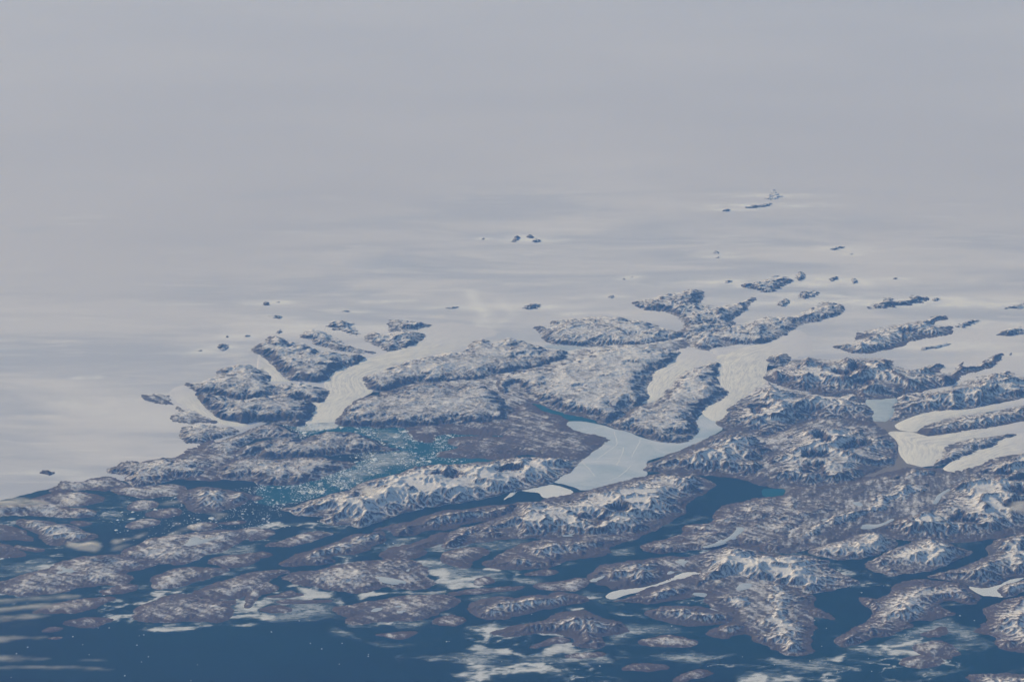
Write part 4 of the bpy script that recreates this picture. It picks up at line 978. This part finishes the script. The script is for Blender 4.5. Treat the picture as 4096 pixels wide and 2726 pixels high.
sheet('valley_plain', flat('C 850,1370 960,1310 960,1240 1060,1215 1300,1160 1390,1120 1350,1180 1100,1270 1020,1320 940,1400'),
      lambda X, Y: E(X, Y) * 0.98 + 12, M_GRAV, 'grey gravel fan below the blue-white glacier arm', kind='structure', seed=309, amp=60)
sheet('scree_plain', flat('C 1860,1350 1960,1300 2060,1280 2200,1300 2354,1400 2354,1568 2150,1480 2000,1420 1900,1390'),
      lambda X, Y: E(X, Y) * 0.98 + 14, M_GRAV, 'dark brown valley floor behind the cone-shaped mountain', kind='structure', seed=310, amp=90)
sheet('meltwater', flat('C 180,1165 300,1185 450,1250 600,1255 720,1285 760,1335 800,1380 480,1400 470,1330 480,1300 340,1280 230,1215'),
      4.0, M_TURQ, 'turquoise meltwater at the head of the frozen fjord', kind='structure', seed=311, amp=40)
sheet('meltwater', flat('F 250,-30 430,-10 640,-40 1380,0 1900,40 2354,60 2354,340 1900,380 1400,420 1000,540 500,690 0,760 0,540 300,540 900,350 1350,200 700,40 450,110'),
      4.0, M_TURQ, 'turquoise water between the crowded bergs in the fjord', kind='structure', seed=312, amp=200, dx=260., dy=380.)
sheet('meltwater', flat('H -60,815 60,815 165,812 150,870 80,890 -40,890'), 16.0, M_TURQ, 'small turquoise lake at the edge of the grey river plain', kind='structure', seed=313, amp=40)

# ------------------------------------------------------------------ glaciers
for gi, (lb, b1, b2) in enumerate(GLACIERS):
    A = ground(chaikin(pix(b1), 2, False)); B = ground(chaikin(pix(b2), 2, False))
    n = 160; k = 40
    A = resample(A, n); B = resample(B, n)
    u = np.linspace(-0.10, 1.10, k)[None, :]
    X = A[:, :1] * (1 - u) + B[:, :1] * u
    Y = A[:, 1:] * (1 - u) + B[:, 1:] * u
    v = np.linspace(0, 1, n)[:, None] * np.ones_like(u)
    C = (A + B) / 2
    run = np.concatenate([[0], np.cumsum(np.hypot(*np.diff(C, axis=0).T))])[:, None] * np.ones_like(u)
    bulge = np.clip(1 - (2 * u - 1) ** 2, -0.3, 1)
    nose = sstep(1.0, 0.955, v)
    head = sstep(0.0, 0.16, v)
    base = np.maximum(E(X, Y), 10.0)
    Z = base + (46 + 45 * bulge) * nose * head - 60 * (1 - head) + 12 * fbm(X, Y, 1300, 3, gi) * nose
    Z = np.where(v > 0.995, base - 20, Z)
    across = np.broadcast_to(u, X.shape) + 0.03 * fbm(X, Y, 6000, 2, gi + 4) + gi * 3.1
    toe = sstep(0.72, 0.98, v)
    def strip(nm, r0, r1):
        sl = slice(r0, r1)
        m_ = r1 - r0
        idx = np.arange(m_ * k).reshape(m_, k)
        q = np.stack([idx[:-1, :-1].ravel(), idx[1:, :-1].ravel(), idx[1:, 1:].ravel(), idx[:-1, 1:].ravel()], 1)
        V = np.stack([X[sl].ravel(), Y[sl].ravel(), Z[sl].ravel()], 1)
        if np.cross(V[q[0, 1]] - V[q[0, 0]], V[q[0, 2]] - V[q[0, 0]])[2] < 0:
            q = q[:, ::-1]
        return mesh_obj(nm, V, q, M_GLAC, {'across': across[sl].ravel(), 'along': (run / 1000.0)[sl].ravel(), 'toe': toe[sl].ravel(), 'head': sstep(0.08, 0.5, v)[sl].ravel()})
    cut = 138
    root = bpy.data.objects.new('glacier', None)
    root.location = (C[:, 0].mean(), C[:, 1].mean(), 0)
    root.empty_display_size = 500.0
    COL.objects.link(root)
    tag(root, lb, 'glacier', 'outlet glaciers')
    ps = [strip('ice_stream', 0, cut + 1), strip('snout', cut, n)]
    if 'creamy' in lb:
        ps[1]['label'] = 'creamy white lobed snout'
    if gi in (0, 4, 6):      # dirt bands carried along by the ice
        for uu, wd in ((0.24, .006), (0.63, .008)):
            r0, r1 = (46, 132) if gi == 0 else (50, 128)
            rows = np.arange(r0, r1)
            cu = uu + 0.02 * np.sin(rows * 0.11 + uu * 20)
            taper = sstep(0, 14, rows - r0) * sstep(0, 14, r1 - rows) + 0.02
            V = []
            for off in (-1, 0, 1):
                u_ = cu + off * wd * taper
                jj = (u_ + 0.10) / 1.20 * (k - 1)
                j0 = np.clip(jj.astype(int), 0, k - 2); f_ = jj - j0
                g3 = [A_[rows, j0] * (1 - f_) + A_[rows, j0 + 1] * f_ for A_ in (X, Y, Z)]
                g3[2] = g3[2] + (9.0 if off == 0 else -1.5)
                V.append(np.column_stack(g3))
            m_ = len(rows)
            q = np.array([(a_ + r * m_, a_ + 1 + r * m_, a_ + 1 + (r + 1) * m_, a_ + (r + 1) * m_) for r in range(2) for a_ in range(m_ - 1)])
            V = np.concatenate(V)
            if np.cross(V[q[40, 1]] - V[q[40, 0]], V[q[40, 2]] - V[q[40, 0]])[2] < 0:
                q = q[:, ::-1]
            ps.append(mesh_obj('moraine_stripe', V, q, M_MORAINE))
    for c_ in ps:
        c_.location = c_.location - root.location
        c_.parent = root

# ------------------------------------------------------------------ drifting sea ice (uncountable)
LANDPIX = [r[4] for r in LAND]
def build_drift():
    lo = hit(np.array([[-150.0, 2790.0], [4250.0, 2790.0], [-150.0, 1640.0], [4250.0, 1640.0]]), 0.0)
    xs = np.arange(lo[:, 0].min(), lo[:, 0].max(), 240.0)
    ys = np.arange(lo[:, 1].min(), lo[:, 1].max(), 340.0)
    X, Y = np.meshgrid(xs, ys)
    wx = X + 900 * fbm(X, Y, 5000, 3, 401); wy = Y + 700 * fbm(X, Y, 5000, 3, 402)
    cov = np.zeros_like(X)
    ero = 1600 * fbm(wx * 0.4, wy, 3000, 5, 411, 0.65)
    def add(polys, amt, soft, mode):
        nonlocal cov
        for s in polys:
            g = ground(pix(s))
            b = (X > g[:, 0].min() - 3000) & (X < g[:, 0].max() + 3000) & (Y > g[:, 1].min() - 3000) & (Y < g[:, 1].max() + 3000)
            if not b.any():
                continue
            sd = sdist(g, wx[b], wy[b]) + ero[b] * (0.8 if mode else 1.3)
            cov[b] = np.maximum(cov[b], amt * sstep(-soft, soft, sd))
    add(WASH, 0.50, 2000, False)
    add(WHITE, 0.74, 800, True)
    fil = 1 - np.abs(fbm(wx * 0.5, wy, 6500, 5, 403, 0.6)) * 2.2          # curling filaments
    zone = sstep(-64e3, -90e3, Y) * (0.35 + 0.65 * sstep(-0.1, 0.35, fbm(X, Y, 26000, 3, 404)))
    # open sea at the left foreground stays clear
    open_sea = ground(pix('E 850,1200 1944,1150 I 700,800 800,950 1300,1050 1000,1200 700,1400 0,1400 E 0,1700 -200,1500 0,1350'))
    zone = zone * (1 - 0.93 * sstep(-4500, 1500, sdist(open_sea, X, Y)))
    cov = np.maximum(cov, zone * (0.58 * np.clip(fil, 0, 1) ** 4 + 0.40 * sstep(0.0, 0.5, fbm(wx * .6, wy, 9000, 4, 405))))
    cov = cov * (1 + 0.30 * fbm(wx * .5, wy, 2600, 4, 406))
    keep = cells(cov > 0.17)
    o = grid_obj('drift_ice', X, Y, np.full(X.shape, 6.5), keep, M_DRIFT, {'cov': cov})
    tag(o, 'swirling white and grey drift ice on the water among the islands', None, None, 'stuff')
build_drift()

# ------------------------------------------------------------------ icebergs
rb = np.random.RandomState(21)
def berg_arrays(seed):
    r = np.random.RandomState(seed)
    n = 9
    th = np.sort(np.linspace(0, 2 * math.pi, n, endpoint=False) + r.uniform(-.25, .25, n))
    rad = r.uniform(0.7, 1.15, n) * np.where(np.cos(th - r.uniform(0, 6)) > 0.4, 0.85, 1.0)
    tilt = r.uniform(-.35, .35, 2)
    V = []
    for zz, s in ((-0.35, 1.02), (0.25, 1.0), (0.75, 0.86)):
        for k in range(n):
            x, y = math.cos(th[k]) * rad[k] * s, math.sin(th[k]) * rad[k] * s * 0.8
            h = zz if zz < 0.2 else zz * (1 + tilt[0] * x + tilt[1] * y) * r.uniform(.8, 1.15)
            V.append((x * 0.5, y * 0.5, h))
    V.append((r.uniform(-.15, .15), r.uniform(-.15, .15), r.uniform(0.75, 1.15)))
    F = []
    for lv in range(2):
        for k in range(n):
            a = lv * n + k; b = lv * n + (k + 1) % n
            F.append((a, b, b + n)); F.append((a, b + n, a + n))
    for k in range(n):
        F.append((2 * n + k, 2 * n + (k + 1) % n, 3 * n))
    return np.array(V), np.array(F)
BERGS = [berg_arrays(s) for s in range(8)]
BMESH = []
for V, F in BERGS:
    me = bpy.data.meshes.new('iceberg')
    me.from_pydata([tuple(v) for v in V], [], [tuple(int(a) for a in f) for f in F])
    me.materials.append(M_BERG); me.update()
    BMESH.append(me)

def inside_any(px):
    m = np.zeros(len(px), bool)
    for P in LANDPIX:
        m |= sdist(P, px[:, 0], px[:, 1]) > -2.0
    return m
FJORD = pix('F 250,0 430,0 640,-40 760,10 1380,30 1900,50 2354,70 2354,330 1300,440 400,740 0,960 E 1500,420 1000,560 700,300 900,150 1300,170 1944,80 F 0,540 250,200')
def scatter(n):
    out = []
    lo, hi = FJORD.min(0), FJORD.max(0)
    front = pix('B 620,1360')[0]
    while len(out) < n:
        c = rb.uniform(lo, hi, (6000, 2))
        ok = sdist(FJORD, c[:, 0], c[:, 1]) > 0
        far = np.hypot((c[:, 0] - front[0]), (c[:, 1] - front[1]) * 1.5)
        w = np.exp(-np.maximum(far - 380, 0) / 200.0) + 0.006
        clump = np.clip(0.45 + 1.5 * fbm(c[:, 0], c[:, 1] * 2, 110, 4, 501, 0.6), 0.05, 1.3)
        ok &= rb.uniform(size=len(c)) < w * clump
        c = c[ok]
        c = c[~inside_any(c)]
        out.extend(c.tolist())
    return np.array(out[:n])
pts = scatter(9000)
size = np.clip(np.exp(rb.normal(4.15, 0.78, len(pts))), 45, 900)
# bergs strewn over the open water, one by one as the photograph shows them
SEA_BERGS = pix('E 85,1533 553,1223 628,1284 677,1360 1057,1217 1092,1210 1040,1288 1127,1376 1499,1436 948,1520 1450,1556 1075,1415 830,1157 745,1157 210,1303 125,1352 790,910 70,624 '
                'I 143,864 502,968 793,968 1035,1072 1033,1088 398,762 1755,953 1778,952 2108,1158 2262,1135 766,1160 605,1020 '
                'J 208,1175 390,1207 470,1212 810,1178 1162,838 1015,903 1470,810 1803,1180 2120,1092 182,703 '
                'K 718,452 760,450 862,503 1065,440 537,830 495,995 388,1130 545,1285 925,1107 1768,716 1900,758 1205,1063 60,1168 535,1150 640,1225 955,1225 1078,1195 430,757 '
                'F 52,802 232,830 310,928 570,880 500,905 267,937 1180,1085 1262,1085 104,722 '
                'E 968,295 930,335 850,355 758,330 1880,298 1835,315 1770,250 1165,395 1305,392')
order = np.argsort(-size)
n_ind = 300 - len(SEA_BERGS)
ind, rest = order[:n_ind], order[n_ind:]
gp = ground(pts); sp = hit(SEA_BERGS, 0.0)
def place(me, x, y, s, hz, lab, grp):
    o = bpy.data.objects.new('iceberg', me)
    o.location = (x, y, 4.0)
    o.scale = (s, s * rb.uniform(.7, 1.4), hz)
    o.rotation_euler = (0, 0, rb.uniform(0, 6.28))
    COL.objects.link(o)
    tag(o, lab, 'iceberg', grp)
for j in ind:
    place(BMESH[rb.randint(8)], gp[j, 0], gp[j, 1], size[j] * 1.25, np.clip(size[j] * 0.17, 22, 80),
          'small white iceberg among the many crowding the turquoise fjord', 'icebergs crowding the fjord')
for (x, y) in sp:
    s = rb.uniform(130, 270)
    place(BMESH[rb.randint(8)], x, y, s, np.clip(s * 0.2, 40, 90),
          'lone white iceberg afloat on dark open water among the islands', 'lone icebergs on open water')
VV, FF, off = [], [], 0
for j in rest:
    V, F = BERGS[rb.randint(8)]
    a = rb.uniform(0, 6.28); s = size[j] * 1.15
    x = V[:, 0] * s; y = V[:, 1] * s * rb.uniform(.7, 1.4)
    z = V[:, 2] * np.clip(s * 0.15, 12, 60) + 4
    VV.append(np.stack([gp[j, 0] + x * math.cos(a) - y * math.sin(a), gp[j, 1] + x * math.sin(a) + y * math.cos(a), z], 1))
    FF.append(F + off); off += len(V)
o = mesh_obj('brash_ice', np.concatenate(VV), np.concatenate(FF), M_BERG, smooth=False)
tag(o, 'countless tiny pieces of brash ice between the icebergs in the fjord', None, None, 'stuff')

# ------------------------------------------------------------------ low clouds: closed lens-shaped bodies of vapour
CLOUDS = [
 ('grey cloud bank lying over the ice sheet front at the left-hand edge', 'E -150,175 0,170 200,165 320,180 400,200 330,225 150,235 0,240 -150,240', 620, .9),
 ('small cloud puff over the cloud-brushed island', 'E 420,185 480,165 600,175 620,205 520,225 440,215', 520, .8),
 ('largest cloud puff at the tip of the heart-shaped island', 'E 500,500 600,510 680,488 780,500 805,550 740,590 650,580 560,565 500,540', 650, 1.0),
 ('cloud puff over dark water beside the largest puff', 'E 815,500 860,475 940,470 1010,480 940,510 860,530', 480, .8),
 ('thin cloud puff just below its twin over dark water', 'E 820,545 900,525 1000,515 960,550 860,575', 420, .7),
 ('wispy cloud rising along the far coast of the diagonal island', 'E 1000,480 1040,440 1130,425 1110,455 1060,490', 380, .6),
 ('broad thin cloud above the diagonal island crest', 'E 1250,450 1350,405 1450,375 1530,345 1600,355 1540,390 1400,430 1300,460', 380, .6),
 ('flat cloud strip over the left-hand bay', 'E 1190,215 1280,185 1380,190 1370,215 1260,228', 330, .5),
 ('cloud puff beside the plump snowy island shore', 'E 1540,290 1640,270 1750,280 1740,305 1640,350 1600,310', 350, .6),
 ('cloud puff just off the wispy cloud in the bay', 'E 1290,360 1340,342 1400,355 1380,380 1310,380', 350, .55),
 ('striped thin cloud sheet over the left-hand skerries, upper stripe', 'E -150,940 100,920 400,905 640,900 600,930 350,950 100,970 -150,990', 420, .55),
 ('striped thin cloud sheet over the left-hand skerries, middle stripe', 'E -150,1010 100,985 400,960 690,955 640,1000 350,1020 100,1030 -150,1050', 430, .6),
 ('striped thin cloud sheet over the left-hand skerries, lower stripe', 'E -150,1085 0,1065 250,1050 420,1060 300,1090 150,1100 0,1120 -150,1125', 430, .7),
 ('thin grey veil of cloud above the outermost skerry', 'E -150,1215 0,1200 150,1210 350,1225 300,1240 150,1255 0,1290 -150,1300', 420, .6),
 ('faint broad cloud veil low in the left-hand corner', 'E -150,1375 0,1360 250,1365 420,1390 300,1415 0,1420 -150,1420', 380, .5),
 ('long thin cloud streak parallel to the lower edge at the left', 'E -150,1450 0,1440 300,1445 500,1435 700,1450 920,1475 700,1475 400,1462 0,1475 -150,1475', 420, .7),
 ('faint cloud streak tapering over the left-hand open sea', 'E 420,1390 600,1395 850,1398 1000,1400 850,1408 600,1408', 260, .4),
 ('pale cloud patch on the crest of the bright snow-domed island', 'F 920,550 1000,530 1130,560 1160,620 1060,660 950,640', 420, .7),
 ('grey cloud patch against the right-hand mountain block at the picture edge', 'H 2170,970 2230,930 2354,915 2450,930 2450,1060 2320,1060 2210,1020', 420, .6),
]
def build_cloud(k, lb, s, thick, dens):
    P = pix(s)
    alt = 1500.0 if 'mountain block' not in lb and 'crest of the bright' not in lb else 1700.0
    if k == 0:
        alt = 700.0
    G = chaikin(hit(P, alt), 1)
    dx, dy = 220.0, 330.0
    xs = np.arange(G[:, 0].min() - 2500, G[:, 0].max() + 2500, dx); ys = np.arange(G[:, 1].min() - 2500, G[:, 1].max() + 2500, dy)
    X, Y = np.meshgrid(xs, ys)
    sd = sdist(G, X, Y) + 900 * fbm(X * .6, Y, 4200, 4, 600 + k, .6)
    t = np.clip(sd / 2600.0, 0, 1) ** 1.4 * (0.6 + 1.1 * fbm(X * .5, Y, 2600, 4, 640 + k, .6)) + 0.05 * np.clip(sd / 900.0, 0, 1)
    T = thick * np.clip(t, 0, 1.2)
    on = T > 1.0
    keep = cells(on)
    if not keep.any():
        return
    Zt = alt + 0.7 * T + 1; Zb = alt - 0.3 * T - 1
    ny, nx = X.shape
    idx = np.arange(ny * nx).reshape(ny, nx)
    q = np.stack([idx[:-1, :-1][keep], idx[:-1, 1:][keep], idx[1:, 1:][keep], idx[1:, :-1][keep]], 1)
    e = np.concatenate([q[:, [0, 1]], q[:, [1, 2]], q[:, [2, 3]], q[:, [3, 0]]])
    key = np.minimum(e[:, 0], e[:, 1]) * (ny * nx) + np.maximum(e[:, 0], e[:, 1])
    uq, cnt = np.unique(key, return_counts=True)
    rim = e[np.isin(key, uq[cnt == 1])]
    nn = ny * nx
    side = np.stack([rim[:, 1], rim[:, 0], rim[:, 0] + nn, rim[:, 1] + nn], 1)
    Q = np.concatenate([q, q[:, ::-1] + nn, side])
    V = np.concatenate([np.stack([X.ravel(), Y.ravel(), Zt.ravel()], 1), np.stack([X.ravel(), Y.ravel(), Zb.ravel()], 1)])
    used = np.zeros(2 * nn, bool); used[Q.ravel()] = True
    rm = np.cumsum(used) - 1
    o = mesh_obj('cloud', V[used], rm[Q], M_CLOUD)
    tag(o, lb, 'cloud', 'low clouds over the left-hand coast')
for k, c in enumerate(CLOUDS):
    build_cloud(k, *c)

# ------------------------------------------------------------------ the air
def build_haze():
    m = bpy.data.materials.new('haze_air'); m.use_nodes = True
    nt = m.node_tree; nt.nodes.clear()
    out = N(nt, 'ShaderNodeOutputMaterial')
    v = N(nt, 'ShaderNodeVolumePrincipled')
    v.inputs['Color'].default_value = (0.17, 0.42, 1.0, 1)
    v.inputs['Absorption Color'].default_value = (1, 1, 1, 1)
    v.inputs['Density'].default_value = HAZE
    v.inputs['Anisotropy'].default_value = 0.0
    nt.links.new(v.outputs[0], out.inputs['Volume'])
    x0, x1, y0, y1, z0, z1 = -1.7e6, 1.7e6, -0.8e6, 2.0e6, -400.0, CAM_H + 2000
    V = [(x, y, z) for z in (z0, z1) for y in (y0, y1) for x in (x0, x1)]
    F = [(0, 2, 3, 1), (4, 5, 7, 6), (0, 1, 5, 4), (2, 6, 7, 3), (0, 4, 6, 2), (1, 3, 7, 5)]
    o = mesh_obj('haze', np.array(V), np.array(F), m, smooth=False)
    tag(o, 'thin blue haze of air over the whole coast', None, None, 'stuff')
HAZE = 1.08e-6
build_haze()
